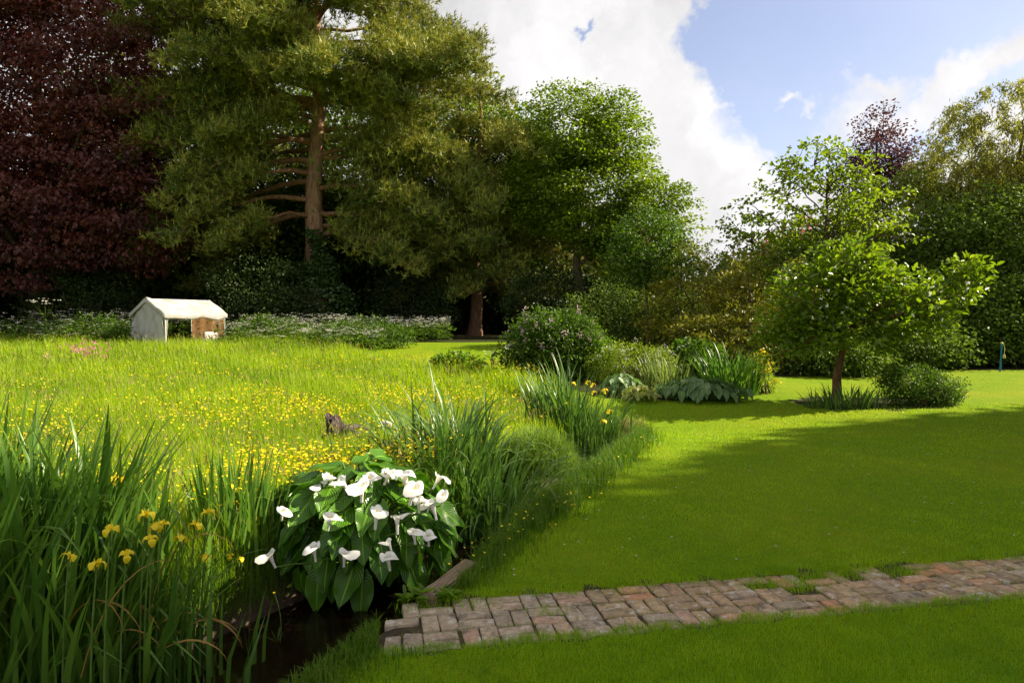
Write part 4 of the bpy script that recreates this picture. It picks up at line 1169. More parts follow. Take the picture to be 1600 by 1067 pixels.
for k in range(9):
    link('leaf', random.choice(dead), fi, (random.uniform(0.2, 0.75), random.uniform(-0.3, 0.4), -0.12), (random.gauss(0, 0.2), random.uniform(0.3, 0.9), random.gauss(0, 0.7)), (0.6, 1, random.uniform(0.4, 0.65)), label='dry orange brown leaf hanging to the water')
for k in range(14):
    link('leaf', random.choice(dead), fi, (random.uniform(-0.6, 0.6), random.uniform(-0.5, 0.2), -0.05), (random.gauss(0, 0.2), random.uniform(0.05, 0.3), random.gauss(0, 2)), (0.8, 0.9, random.uniform(0.7, 1.1)), label='brown withered leaf among the green ones')
# narrower clump between it and the arum lilies
fm = thing('yellow_iris', 'upright narrow iris clump between the near iris and the arum lilies', 'iris', (-2.16, 5.3, hz(-2.16, 5.3)))
iris_narrow = strap_set('iris', (0.03, 0.4), 0.024, 0.45, 0.10, 2.0, 10)
clump(fm, iris_narrow, 140, (0.32, 0.3), (0.6, 1.0), 0.10, kinkset=iris_arch, kinkp=0.06)
for px, py, Y in ((371, 765, 5.2), (358, 758, 5.3), (376, 873, 4.95), (360, 868, 4.95), (365, 786, 5.2)):
    w = pixel_point(px, py, Y) - fm.location
    iris_flower(fm, w, w.z - 0.6, 0.75, random.uniform(0, 6))
# arching clump behind the arum lilies
strap_arch = strap_set('irisblue', (1.2, 2.8), 0.034, 0.45, 0.16, 2.4, 14)
strap_up = strap_set('irisblue', (0.2, 0.8), 0.030, 0.45, 0.16, 2.2, 8)
fd = thing('strap_leaf_clump', 'wide grey green clump of arching strap leaves behind the arum lilies', 'plant', (-0.52, 7.35, hz(-0.75, 7.6)))
clump(fd, strap_arch, 300, (0.78, 0.6), (0.95, 1.65), 0.34, kinkset=strap_up, kinkp=0.22)
inner_leaves(fd, 500, 0.42, 0.34, 0.4, 0.95, 'irisblue')
# second flowering iris clump beyond
fs = thing('yellow_iris', 'upright flowering iris clump where the stream bends out of sight', 'iris', (1.02, 10.9, hz(0.7, 11.3)))
iris_far = strap_set('irisblue', (0.1, 1.0), 0.032, 0.4, 0.12, 2.2, 12)
iris_far_arch = strap_set('irisblue', (1.2, 2.3), 0.030, 0.4, 0.14, 2.6, 6)
clump(fs, iris_far, 290, (0.72, 0.6), (1.05, 1.6), 0.17, kinkset=iris_far_arch, kinkp=0.28)
for px, py, Y in ((887, 631, 10.4), (918, 597, 10.8), (926, 601, 11), (897, 599, 11), (862, 608, 11), (945, 610, 10.8), (952, 642, 10.4), (943, 658, 10.2), (835, 640, 10.6), (825, 655, 10.5), (928, 613, 10.5)):
    w = pixel_point(px, py, Y) - fs.location
    iris_flower(fs, w, w.z - 0.7, 1.15, random.uniform(0, 6))
inner_leaves(fs, 400, 0.36, 0.3, 0.5, 1.0, 'irisblue')
# iris by the hostas
fb = thing('large_iris', 'broad fan of iris leaves in sun at the right end of the border', 'iris', at(1142, 16.3))
iris_bed = strap_set('iris', (0.3, 1.2), 0.040, 0.4, 0.12, 2.0, 8)
clump(fb, iris_bed, 190, (0.66, 0.4), (1.0, 1.45), 0.30)
fp = thing('pale_iris', 'pale grey green iris leaves in the middle of the border', 'iris', at(1040, 16.6))
clump(fp, strap_set('paleiris', (0.1, 0.7), 0.034, 0.4, 0.12, 2.0, 6), 90, (0.6, 0.3), (0.7, 1.15), 0.2)
fg = thing('strap_leaf_clump', 'low strap leaved plants round the foot of the magnolia trunk', 'plant', at(1325, 14.5))
clump(fg, strap_set('irisblue', (0.4, 1.6), 0.026, 0.4, 0.12, 2.0, 8), 190, (0.85, 0.4), (0.4, 0.68), 0.35)
fh = thing('strap_leaf_clump', 'silvery strap leaves at the right end of the magnolia bed', 'plant', at(1465, 14.9))
clump(fh, strap_set('paleiris', (0.6, 1.8), 0.024, 0.4, 0.12, 2.0, 8), 120, (0.5, 0.35), (0.4, 0.78), 0.4)

# broad leaves: hosta and arum lily ---------------------------------------
def broad_leaf(mat, L, Wd, arrow, wave, arch, seed, cup=0.12, tint=None):
    """leaf blade from its stalk joint at the origin along +X, upper side +Z"""
    r = np.random.default_rng(seed)
    nu, nv = 15, 9
    ph = r.uniform(0, 6, 3)
    V, UVs, F = [], [], []
    for i in range(nu):
        t = i / (nu - 1)
        wd = Wd * 0.5 * (np.sin(np.pi * t ** (0.62 if arrow else 0.7)) ** 0.8) * (1 - 0.22 * t)
        if i == nu - 1: wd = 0.001
        for j in range(nv):
            u = j / (nv - 1) * 2 - 1
            back = arrow * L * (abs(u) ** 1.5) * max(0, 1 - t * 2.6)         # lobes behind the stalk
            wd2 = max(wd, arrow * Wd * 0.40 * max(0, 1 - t * 2.2) + 0.001)
            x = L * t - back
            s = abs(u) ** 0.95 * np.sign(u)
            y = s * wd2
            z = cup * abs(u) ** 1.5 * Wd * 0.5 - arch * L * t ** 2 + wave * Wd * abs(u) ** 2 * math.sin(t * 13 + ph[0] + (1.5 if u > 0 else 0)) + 0.01 * math.sin(5 * t + ph[1])
            V.append((x, y, z)); UVs.append((j / (nv - 1), t))
    for i in range(nu - 1):
        for j in range(nv - 1):
            a = i * nv + j
            F.append((a, a + nv, a + nv + 1, a + 1))
    g = Geo(); g.add(V, F, r.uniform(0, 1) if tint is None else tint, UVs)
    return g.mesh('leaf', M[mat], smooth=True)

CAL = thing('arum_lily', 'large arum lily with white flowers and arrow leaves over the stream', 'plant', (-1.27, 5.62, -0.25))
calla_leaves = [broad_leaf('calla', 0.31 * random.uniform(0.9, 1.1), 0.225 * random.uniform(0.85, 1.1), 0.30, 0.05, random.uniform(0.10, 0.5), 100 + k, 0.22) for k in range(12)]
def stalk(root, p, base=None, r=0.008, mat='stem', name='stalk'):
    b = base if base is not None else (p[0] * 0.25, p[1] * 0.25, 0.0)
    g = Geo(); tube(g, curve(b, p, 0, 0, 7, mid=(p[0] * 0.35, p[1] * 0.35, p[2] * 0.75)), np.linspace(r * 1.4, r * 0.8, 7), 6)
    return link(name, g.mesh(name, M[mat], smooth=True), root)
# leaves on a dome: outer ring hangs to the water, inner ones stand up
gst = Geo()
def calla_leaf(x, y, z, az, tilt, roll, s):
    link('leaf', random.choice(calla_leaves), CAL, (x, y, z), Euler((roll, tilt, az)), s)
    tube(gst, curve((x * 0.2, y * 0.2, 0.02), (x, y, z), 0, 0, 6, mid=(x * 0.45, y * 0.45, max(z, 0.1) * 1.05 + 0.12)), np.linspace(0.011, 0.007, 6), 5)
# (radius of ring, height, count, tilt of blade down from level)
for rr_, zz_, cnt, tl in ((0.58, 0.14, 22, 1.2), (0.66, 0.28, 26, 1.0), (0.66, 0.42, 28, 0.8), (0.60, 0.55, 28, 0.6), (0.50, 0.67, 26, 0.4), (0.34, 0.78, 20, 0.15), (0.15, 0.84, 9, 0.0), (0.50, 0.40, 20, 0.9)):
    for k in range(cnt):
        a = k / cnt * 2 * math.pi + random.gauss(0, 0.2)
        r_ = rr_ * random.uniform(0.8, 1.05)
        calla_leaf(r_ * math.cos(a) * 1.14, r_ * math.sin(a) * 0.75, zz_ + random.gauss(0, 0.05), a + random.gauss(0, 0.35), tl + random.gauss(0, 0.22), random.gauss(0, 0.25), random.uniform(0.6, 1.1))
link('stalks', gst.mesh('stalks', M['stem'], smooth=True), CAL)
def spathe_mesh(seed):
    r = np.random.default_rng(seed)
    nu, nv = 20, 10
    V, F = [], []
    flare = r.uniform(0.6, 0.9); tip = r.uniform(1.1, 1.7); ph = r.uniform(0, 6)
    for j in range(nv):
        t = j / (nv - 1)
        for i in range(nu + 1):
            th = -math.pi + 2 * math.pi * i / nu            # 0 = the pointed side, +X; +-pi the overlapping back
            ov = 0.10 * (1 - abs(th) / math.pi) 
            rad = 0.009 + 0.050 * t ** 2.1 * flare
            front = math.exp(-(th / 0.75) ** 2)
            hgt = 0.135 * t ** 0.85
            rim = max(0, t - 0.62) / 0.38
            rad2 = rad * (1 + 0.25 * rim * math.sin(2 * th + ph) * 0.4) + front * rim ** 1.3 * 0.052 * tip
            z = hgt - rim ** 1.8 * (0.030 + 0.02 * math.cos(th)) * (1 + 0.3 * math.sin(3 * th + ph)) + front * rim * 0.020 - (1 - front) * rim * 0.012
            if abs(th) > 2.7: rad2 *= 1 + 0.10 * (abs(th) - 2.7) * (1 if th > 0 else -1); z -= 0.02 * rim * (abs(th) - 2.7) * 2
            V.append((rad2 * math.cos(th), rad2 * math.sin(th), z))
    for j in range(nv - 1):
        for i in range(nu):
            a = j * (nu + 1) + i
            F.append((a, a + 1, a + nu + 2, a + nu + 1))
    g = Geo(); g.add(V, F, r.uniform(0.4, 1))
    return g.mesh('flower', M['white_petal'], smooth=True)
SPATHES = [spathe_mesh(s) for s in range(7)]
gsp = Geo(); tube(gsp, np.array([[0, 0, 0.015], [0.002, 0, 0.05], [0.004, 0, 0.085], [0.004, 0, 0.094]]), [0.006, 0.0075, 0.0065, 0.002], 8)
SPADIX = gsp.mesh('spadix', M['spadix'], smooth=True)
calla_px = [(512, 812, 0.62, 1.0), (565, 768, 0.85, 1.25), (546, 757, 1.0, 1.15), (600, 741, 1.05, 1.0), (637, 755, 0.8, 1.25), (640, 772, 0.78, 1.3), (586, 810, 0.6, 1.2), (621, 818, 0.58, 1.05), (649, 833, 0.62, 0.85), (670, 836, 0.6, 0.9), (613, 848, 0.5, 0.8), (609, 874, 0.42, 0.95), (537, 868, 0.45, 0.9), (493, 860, 0.5, 1.0), (430, 870, 0.5, 0.95), (440, 797, 0.75, 0.8), (505, 748, 1.1, 0.9), (525, 750, 1.1, 0.9), (580, 745, 1.1, 0.9), (676, 748, 0.95, 0.9), (690, 774, 0.85, 0.9), (682, 796, 0.75, 1.0), (495, 762, 1.05, 0.8), (655, 785, 0.72, 0.9), (607, 738, 1.1, 0.9), (668, 783, 0.75, 0.7)]
for k, (px, py, front, s) in enumerate(calla_px):
    yy = 5.62 - 0.62 + (front - 0.42) * 0.75
    w = pixel_point(px, py, yy - 0.14) - CAL.location
    s *= 0.98
    fl = link('flower', SPATHES[k % 7], CAL, (w.x, w.y, w.z - 0.08), Euler((random.gauss(0.12, 0.18), random.gauss(0.16, 0.16), random.gauss(-0.9, 1.1))), (s * 1.02, s * 1.02, s * 1.30))
    link('spadix', SPADIX, fl)
    stalk(CAL, (w.x, w.y, w.z - 0.075), r=0.007, name='flower_stem')
# loose outer leaves reaching left into the iris
for k in range(9):
    calla_leaf(random.uniform(-0.75, -0.45), random.uniform(-0.1, 0.35), random.uniform(0.45, 0.72), random.uniform(2.2, 3.8), random.uniform(0.3, 0.8), random.gauss(0, 0.3), 0.85)

def hosta(label, base, n, rx, ry, h, mat, L, Wd):
    root = thing('hosta', label, 'hosta', base)
    lv = [broad_leaf(mat, L * random.uniform(0.9, 1.1), Wd * random.uniform(0.9, 1.1), 0.12, 0.02, random.uniform(0.15, 0.4), 300 + k, 0.2) for k in range(6)]
    gs_ = Geo()
    for k in range(n):
        r = math.sqrt((k + 0.5) / n); a = k * 2.399
        x, y = r * rx * math.cos(a), r * ry * math.sin(a)
        z = h * (1 - 0.62 * r ** 2) + random.gauss(0, 0.03)
        link('leaf', random.choice(lv), root, (x, y, z), Euler((random.gauss(0, 0.2), 0.25 + 0.65 * r + random.gauss(0, 0.15), math.atan2(y, x) + random.gauss(0, 0.4))), random.uniform(0.8, 1.15))
        tube(gs_, curve((x * 0.6, y * 0.6, 0), (x, y, z), 0, 0, 5), np.linspace(0.008, 0.006, 5), 4)
    link('stalks', gs_.mesh('stalks', M['stem'], smooth=True), root)
    return root
hosta('large blue green hosta clump edging the sunlit lawn', at(1092, 15.5), 130, 1.12, 0.55, 0.46, 'hosta', 0.27, 0.20)
hosta('smaller hosta with pale gold leaves at the left end of the border', at(1000, 15.2), 55, 0.42, 0.35, 0.32, 'hostagold', 0.16, 0.11)
hosta('blue grey hosta behind the second iris clump', at(972, 15.8), 45, 0.5, 0.35, 0.48, 'hosta', 0.22, 0.16)

# ------------------------------------------------------------------ cow parsley, campion, buttercups
def umbel_plant(gs, gf, x, y, z, ht, scale=1.0, nb=4, seedtint=None):
    top = np.array([x + rng.normal(0, 0.06), y + rng.normal(0, 0.06), z + ht])
    mid = np.array([x, y, z + ht * 0.6])
    add_leaves(gs, np.array([[x - 0.004, y, z]]), np.array([[0, 0, 1.0]]), np.array([[0.3, -1, 0.0]]), ht * 0.8, 0.012 * scale)
    for b in range(nb):
        e = mid + (top - mid) * rng.uniform(0.7, 1.1) + np.r_[rng.normal(0, 0.14, 2) * scale, 0]
        d = e - mid
        add_leaves(gs, mid[None], d[None], np.array([[0.3, -1, 0.1]]), np.linalg.norm(d), 0.008 * scale)
        k = 8
        c = e + np.c_[rng.normal(0, 0.035, (k, 2)) * scale, rng.normal(0.0, 0.008, k)]
        add_leaves(gf, c, np.c_[rng.normal(size=(k, 2)), np.zeros(k)], np.c_[rng.normal(0, 0.3, (k, 2)), np.ones(k)], 0.032 * scale, 0.030 * scale, 0.1)
def parsley_leaves(g, x, y, z, ht, k=10):
    P = np.c_[np.full(k, x) + rng.normal(0, 0.12, k), np.full(k, y) + rng.normal(0, 0.12, k), z + rng.uniform(0.1, 0.75, k) * ht]
    add_leaves(g, P, np.c_[rng.normal(size=(k, 2)), rng.normal(0.2, 0.3, k)], np.c_[rng.normal(0, 0.4, (k, 2)), np.ones(k)], 0.20, 0.10)
gs, gf = Geo(), Geo()
def drift(n, px0, px1, y0, y1, h0, h1, sc_=1.15):
    for k in range(n):
        Y = rng.uniform(y0, y1); px = rng.uniform(px0, px1)
        x, _, z = at(px, Y)
        if -15.5 < x < -12.0 and Y < 31.2 and Y > 27.6: continue
        ht = rng.uniform(h0, h1)
        umbel_plant(gs, gf, x, Y, z, ht, sc_)
        parsley_leaves(gs, x, Y, z, ht)
drift(170, -60, 215, 28.0, 32.5, 0.5, 1.5)
drift(60, 215, 345, 31.3, 33.0, 0.9, 1.3)
drift(210, 335, 560, 27.0, 32.0, 0.5, 1.3)
drift(60, 470, 600, 25.0, 28.5, 0.6, 0.9)
drift(200, 545, 700, 31.0, 34.0, 0.7, 1.15)
o = link('cow_parsley_flowers', gf.mesh('cow_parsley_flowers', M['umbel']), kind='stuff')
o = link('cow_parsley_drift', gs.mesh('cow_parsley_drift', M['parsley']), kind='stuff')
for px, Y, ht, lb, scl in ((72, 26.0, 1.95, 'tall lone cow parsley rising above the meadow at the far left', 2.0), (800, 17.6, 0.95, 'white flowering cow parsley beside the lilac bush', 1.4), (768, 18.8, 0.7, 'short white cow parsley left of the one by the lilac', 1.3), (435, 24.0, 0.75, 'white cow parsley standing forward in the lit meadow right of the tent', 1.2)):
    b = at(px, Y)
    root = thing('cow_parsley', lb, 'wildflower', b)
    a_, f_ = Geo(), Geo()
    umbel_plant(a_, f_, 0, 0, 0, ht, scl, 8); parsley_leaves(a_, 0, 0, 0, ht, 14)
    tube(a_, np.array([[0, 0, 0], [0.01, 0, ht * 0.6]]), [0.01, 0.007], 5)
    link('foliage', a_.mesh('foliage', M['parsley']), root, kind='stuff')
    link('flower_heads', f_.mesh('flower_heads', M['umbel']), root, kind='stuff')

def cluster_noise(x, y, s=1.0, seed=0):
    return (np.sin(x * 1.7 * s + seed) * np.cos(y * 1.3 * s + 2 * seed) + np.sin(x * 0.6 * s - y * 0.9 * s + seed) + np.sin(x * 3.1 * s + y * 2.2 * s + 3 * seed) * 0.6) / 2.6

# meadow grass
def wedge(n, y0, y1, power, xl=-0.95, xr=0.95, marg=1.5):
    u = rng.random(n)
    if power == 1: Y = y0 * (y1 / y0) ** u
    else:
        q = 1 - power
        Y = (y0 ** q + u * (y1 ** q - y0 ** q)) ** (1 / q)
    X = rng.uniform(0, 1, n) * ((xr - xl) * Y + 2 * marg) + xl * Y - marg
    return X, Y
X, Y = wedge(235000, 3.6, 31.5, 1.15, -0.95, 0.2, 1.0)
ds, sd = stream_dist(X, Y)
ok = in_poly(X, Y, MEADOW) & (ds > half_width(Y) + 0.12)
tcx, tcy, tcz = at(257, 27.6); ca_, sa_ = math.cos(R(57)), math.sin(R(57))
lx = (X - tcx) * ca_ + (Y - tcy) * sa_; ly = -(X - tcx) * sa_ + (Y - tcy) * ca_
ok &= ~((lx > 0.05) & (lx < 2.7) & (ly > 0.15) & (ly < 2.5))
ok &= ~((X < -1.75) & (X > -3.4) & (Y < 4.7) & (rng.random(len(X)) < 0.6))
X, Y = X[ok], Y[ok]
Z = height(X, Y)
cn = cluster_noise(X, Y, 0.8, 1.3)
Hh = (0.40 + 0.12 * cn + rng.normal(0, 0.08, len(X))).clip(0.14, 0.75)
Hh *= np.interp(Y, [4, 7, 14], [0.75, 0.9, 1.0])
Ww = np.interp(Y, [4, 8, 15, 30], [0.0052, 0.0064, 0.0105, 0.019]) * rng.uniform(0.7, 1.3, len(X))
tn = np.clip(0.5 + 0.34 * cn + 0.16 * cluster_noise(X, Y, 3.0, 2.2) + rng.normal(0, 0.2, len(X)), 0, 1)
Hh = (Hh * (1 + 0.22 * cluster_noise(X, Y, 3.0, 2.2))).clip(0.12, 0.8)
g = Geo()
add_blades(g, np.c_[X, Y, Z - 0.01], Hh, Ww, np.abs(rng.normal(0.25, 0.22, len(X))), rng.uniform(0, 2 * np.pi, len(X)) * 0.5 + 2.2, tn)
print('meadow blades', len(X))
link('meadow_grass', g.mesh('meadow_grass', M['meadow']), kind='stuff')
# fine seed heads give the meadow its pale haze
k = rng.choice(len(X), 9000, replace=False)
g = Geo()
P = np.c_[X[k], Y[k], Z[k] + Hh[k] * 1.05]
wsc = Ww[k] * 1.3
add_leaves(g, P, np.c_[rng.normal(0, 0.25, (len(k), 2)), np.ones(len(k))], np.c_[rng.normal(size=(len(k), 2)), np.zeros(len(k))], rng.uniform(0.06, 0.13, len(k)), wsc + 0.004)
M['seed'] = leaf_mat('grass_seed_head', (0.20, 0.19, 0.05), (0.36, 0.30, 0.11), 0.4, 0.6, 0.2)
link('grass_seed_heads', g.mesh('grass_seed_heads', M['seed']), kind='stuff')

# buttercups
def buttercups(name, X, Y, Z, size, stems=True):
    n = len(X)
    tilt = np.c_[rng.normal(0, 0.35, (n, 2)), np.ones(n)]; tilt = unit(tilt)
    A = unit(np.cross(tilt, np.array([0.3, 1, 0.1]))); B = np.cross(tilt, A)
    C = np.c_[X, Y, Z]
    ring = [C + (A * math.cos(a) + B * math.sin(a)) * size[:, None] + tilt * size[:, None] * 0.35 for a in np.arange(5) * 2 * math.pi / 5]
    V = np.stack([C] + ring, 1)
    b = np.arange(n)[:, None] * 6
    F = np.concatenate([b + np.array([[0, 1 + q, 1 + (q + 1) % 5]]) for q in range(5)])
    g = Geo(); t = rng.random(n); g.add(V.reshape(-1, 3), F, np.concatenate([t] * 5))
    return link(name, g.mesh(name, M['yellow']), kind='stuff')
X, Y = wedge(52000, 5.0, 24, 1.5, -0.95, 0.15, 0.5)
cn = cluster_noise(X, Y, 0.9, 0.4)
dens = np.interp(Y, [5, 7, 13, 16, 20, 24], [0.75, 1.0, 0.85, 0.62, 0.42, 0.28]) * np.clip(0.30 + 1.35 * cn + 0.5 * cluster_noise(X, Y, 2.6, 1.1), 0.04, 1)
dens *= np.interp(X / Y, [-0.75, -0.5, -0.3, 0, 0.1], [0.35, 0.55, 1.0, 1.0, 0.8])
ds, sd = stream_dist(X, Y)
ok = in_poly(X, Y, MEADOW) & (ds > half_width(Y) + 0.25) & (rng.random(len(X)) < dens)
X, Y = X[ok], Y[ok]
Z = height(X, Y) + 0.42 + 0.1 * cluster_noise(X, Y, 0.8, 1.3) + rng.normal(0.03, 0.07, len(X))
print('buttercups', len(X))
buttercups('buttercups', X, Y, Z, rng.uniform(0.011, 0.017, len(X)) * np.interp(Y, [5, 10, 20], [0.9, 1.05, 1.3]))
# yellow flowers further left at the back
# buttercups along the lawn bank
n = 150
idx = rng.integers(3, 9, n); tt = rng.random(n)
Pb = STREAM[idx] + (STREAM[idx + 1] - STREAM[idx]) * tt[:, None]
tg = unit(STREAM[idx + 1] - STREAM[idx]); nb_ = np.c_[tg[:, 1], -tg[:, 0]]
Pb = Pb + nb_ * (half_width(Pb[:, 1]) + np.abs(rng.normal(0.22, 0.14, n)))[:, None]
okb = ~on_path(Pb[:, 0], Pb[:, 1], 0.1)
Pb = Pb[okb]
buttercups('bank_buttercups', Pb[:, 0], Pb[:, 1], height(Pb[:, 0], Pb[:, 1]) + rng.uniform(0.05, 0.22, len(Pb)), rng.uniform(0.008, 0.013, len(Pb)))

# pink campion in the meadow
b = at(135, 20.0)
root = thing('pink_campion', 'pink flowering campion in the meadow left of the tent', 'wildflower', b)
a_, f_ = Geo(), Geo()
for k in range(46):
    x, y = rng.normal(0, 0.32), rng.normal(0, 0.3); h = rng.uniform(0.35, 0.85) - abs(x) * 0.25
    add_leaves(a_, np.array([[x, y, 0.0]]), np.array([[rng.normal(0, 0.1), 0, 1.0]]), np.array([[0.2, -1, 0]]), h, 0.015)
    kk = 6
    add_leaves(f_, np.tile([x, y, h], (kk, 1)) + rng.normal(0, 0.03, (kk, 3)), rng.normal(size=(kk, 3)), rng.normal(size=(kk, 3)) + np.array([0, -1, 0.3]), 0.045, 0.04)
link('foliage', a_.mesh('foliage', M['parsley']), root, kind='stuff')
link('flower_heads', f_.mesh('flower_heads', M['pink']), root, kind='stuff')

# horsetail mound by the stream, bank grass, red sedge
hs = thing('horsetail', 'soft light green feathery mound between the strap leaves and the lawn', 'plant', (0.32, 8.35, hz(0.1, 8.7) - 0.05))
g = Geo()
n = 9000
C = rng.normal(size=(n, 3)) ; C = unit(C); C[:, 2] = np.abs(C[:, 2])
P = C * np.array([0.50, 0.42, 0.52]) * (0.55 + 0.5 * rng.random(n))[:, None]
add_blades(g, P, rng.uniform(0.10, 0.2, n), np.full(n, 0.005), rng.uniform(0.4, 1.4, n), np.arctan2(P[:, 1], P[:, 0]) + rng.normal(0, 0.8, n), rng.random(n))
link('foliage', g.mesh('foliage', M['horsetail']), hs, kind='stuff')
rs = thing('dry_sedge', 'small tuft of dry reddish sedge at the bend of the stream', 'plant', (*at(985, 11.3)[:2], -0.1))
g = Geo(); n = 240
add_blades(g, np.c_[rng.normal(0, 0.12, (n, 2)), np.zeros(n)], rng.uniform(0.2, 0.5, n), np.full(n, 0.008), rng.uniform(0.2, 1.0, n), rng.uniform(0, 6.3, n), rng.random(n))
M['redsedge'] = leaf_mat('red_sedge', (0.16, 0.09, 0.05), (0.38, 0.26, 0.12), 0.35, 0.6, 0.2)
link('foliage', g.mesh('foliage', M['redsedge']), rs, kind='stuff')
# grass of the stream banks
n = 42000
idx = rng.integers(2, 11, n); tt = rng.random(n)
Pb = STREAM[np.minimum(idx, 10)] + (STREAM[np.minimum(idx + 1, 11)] - STREAM[np.minimum(idx, 10)]) * tt[:, None]
tg = unit(STREAM[np.minimum(idx + 1, 11)] - STREAM[np.minimum(idx, 10)]); nb_ = np.c_[tg[:, 1], -tg[:, 0]]
sgn = np.where(rng.random(n) < 0.70, 1.0, -1.0)
dd = half_width(Pb[:, 1]) + np.abs(rng.normal(0.02, 0.15, n))
Pb = Pb + nb_ * (sgn * dd)[:, None]
okb = ~on_path(Pb[:, 0], Pb[:, 1], 0.06) 
beamd = np.abs((Pb[:, 0] + 0.43) * 0.94 - (Pb[:, 1] - 4.72) * 0.35) < 0.09
okb &= ~(beamd & (np.abs(Pb[:, 1] - 4.72) < 0.36))
Pb, sgn = Pb[okb], sgn[okb]
Zb = height(Pb[:, 0], Pb[:, 1])
k = Zb > WATER_Z + 0.02
Pb, Zb, sgn = Pb[k], Zb[k], sgn[k]
g = Geo(); n = len(Pb)
hb = rng.uniform(0.06, 0.30, n) * np.where(sgn > 0, np.interp(Pb[:, 1], [3, 5.5, 7, 9], [0.35, 0.7, 1.0, 1.1]), 1.3)
add_blades(g, np.c_[Pb, Zb], hb, np.full(n, 0.0055), rng.uniform(0.1, 0.9, n), rng.uniform(0, 6.3, n), rng.random(n))
link('bank_grass', g.mesh('bank_grass', M['bankgrass']), kind='stuff')

# lawn blades
X, Y = wedge(330000, 2.9, 15.0, 1.9, -0.4, 0.9, 0.6)
ds, sd = stream_dist(X, Y)
ok = ~in_poly(X, Y, MEADOW) & ~in_poly(X, Y, BED) & (sd > 0) & (ds > half_width(Y) + 0.06)
s_, v_ = path_sv(X, Y)
edge = 0.022 * np.sin(s_ * 9) + 0.018 * np.sin(s_ * 23 + 1)
ok &= ~((s_ > -0.05) & (s_ < PATH_L) & (v_ > 0.012 + edge) & (v_ < PATH_W - 0.035 + edge * 1.3 - 0.05 * (np.sin(s_ * 5.3 + 2) > 0.55)))
X, Y = X[ok], Y[ok]
cn = cluster_noise(X, Y, 2.2, 0.7)
Hh = (0.034 + 0.010 * cn + rng.normal(0, 0.008, len(X))).clip(0.012, 0.07)
_, v_ = path_sv(X, Y)
near_edge = np.exp(-np.minimum(np.abs(v_), np.abs(v_ - PATH_W)) / 0.05)
Hh *= 1 + 0.5 * near_edge
Ww = np.interp(Y, [3, 5, 9, 15], [0.0038, 0.0048, 0.009, 0.018]) * rng.uniform(0.7, 1.3, len(X))
tn = np.clip(0.42 + 0.22 * cn + 0.2 * cluster_noise(X, Y, 0.9, 5.1) + rng.normal(0, 0.13, len(X)), 0, 1)
g = Geo()
add_blades(g, np.c_[X, Y, height(X, Y) - 0.003], Hh, Ww, np.abs(rng.normal(0.5, 0.3, len(X))), rng.uniform(0, 2 * np.pi, len(X)), tn, segs=1)
print('lawn blades', len(X))
link('lawn_grass', g.mesh('lawn_grass', M['lawnblade']), kind='stuff')
# grass and weeds in the gaps of the path
pts = []
for (a_, b_) in gaps: pts.append((a_, b_, 0.11, 420))
pts += [(1.05, 0.36, 0.07, 90), (0.30, 0.60, 0.12, 200), (0.62, 0.58, 0.10, 120), (1.6, 0.63, 0.12, 160), (2.2, 0.65, 0.10, 120), (4.2, 0.62, 0.15, 200)]
SS = np.concatenate([rng.normal(a_, w_, k_) for a_, b_, w_, k_ in pts]); VV = np.concatenate([rng.normal(b_, w_ * 0.55, k_) for a_, b_, w_, k_ in pts])
# joints between the courses
js = rng.uniform(0, PATH_L, 1500); jv = rng.choice([0.219, 0.438], 1500) + rng.normal(0, 0.006, 1500)
SS = np.r_[SS, js[::2]]; VV = np.r_[VV, jv[::2]]
X = PATH_O[0] + SS * cpd - VV * spd; Y = PATH_O[1] + SS * spd + VV * cpd
n = len(X)
g = Geo(); hsm = rng.uniform(0.01, 0.05, n); hsm[-750:] *= 0.4
add_blades(g, np.c_[X, Y, np.full(n, -0.03)], hsm + 0.03, np.full(n, 0.004), rng.uniform(0.1, 0.8, n), rng.uniform(0, 6.3, n), rng.random(n), segs=1)
link('path_weeds', g.mesh('path_weeds', M['lawnblade']), kind='stuff')
# rosettes at the end of the path
for x, y, lb, s in ((-0.62, 4.42, 'broad leaved green weed at the stream end of the brick path', 1.0), (-0.42, 4.44, 'smaller leafy weed beside the timber beam on the path edge', 0.8)):
    root = thing('weed', lb, 'weed', (x, y, -0.01))
    g = Geo(); n = 46; a = rng.uniform(0, 6.3, n)
    add_leaves(g, np.c_[rng.normal(0, 0.03, (n, 2)), rng.uniform(0, 0.04, n)], np.c_[np.cos(a), np.sin(a), rng.uniform(0.2, 1.1, n)], np.c_[-np.cos(a) * 0.5, -np.sin(a) * 0.5, np.ones(n)], rng.uniform(0.06, 0.12, n) * s, 0.028 * s, droop=0.25, hexa=True)
    link('foliage', g.mesh('foliage', M['spring']), root, kind='stuff')
# daisies scattered on the lawn
n = 130
X, Y = wedge(n, 4.6, 17, 0.9, -0.05, 0.8, 0.0)
ok = ~on_path(X, Y, 0.05) & (stream_dist(X, Y)[0] > 0.8) & ~in_poly(X, Y, BED) & ~in_poly(X, Y, MEADOW)
X, Y = X[ok], Y[ok]
g = Geo(); n = len(X)
for q in range(3):
    add_leaves(g, np.c_[X - 0.01, Y, height(X, Y) + 0.04], np.c_[np.cos(q * 1.05) * np.ones(n), np.sin(q * 1.05) * np.ones(n), np.zeros(n)], np.tile([0, 0, 1.0], (n, 1)), 0.016, 0.008)
link('daisies', g.mesh('daisies', M['umbel']), kind='stuff')
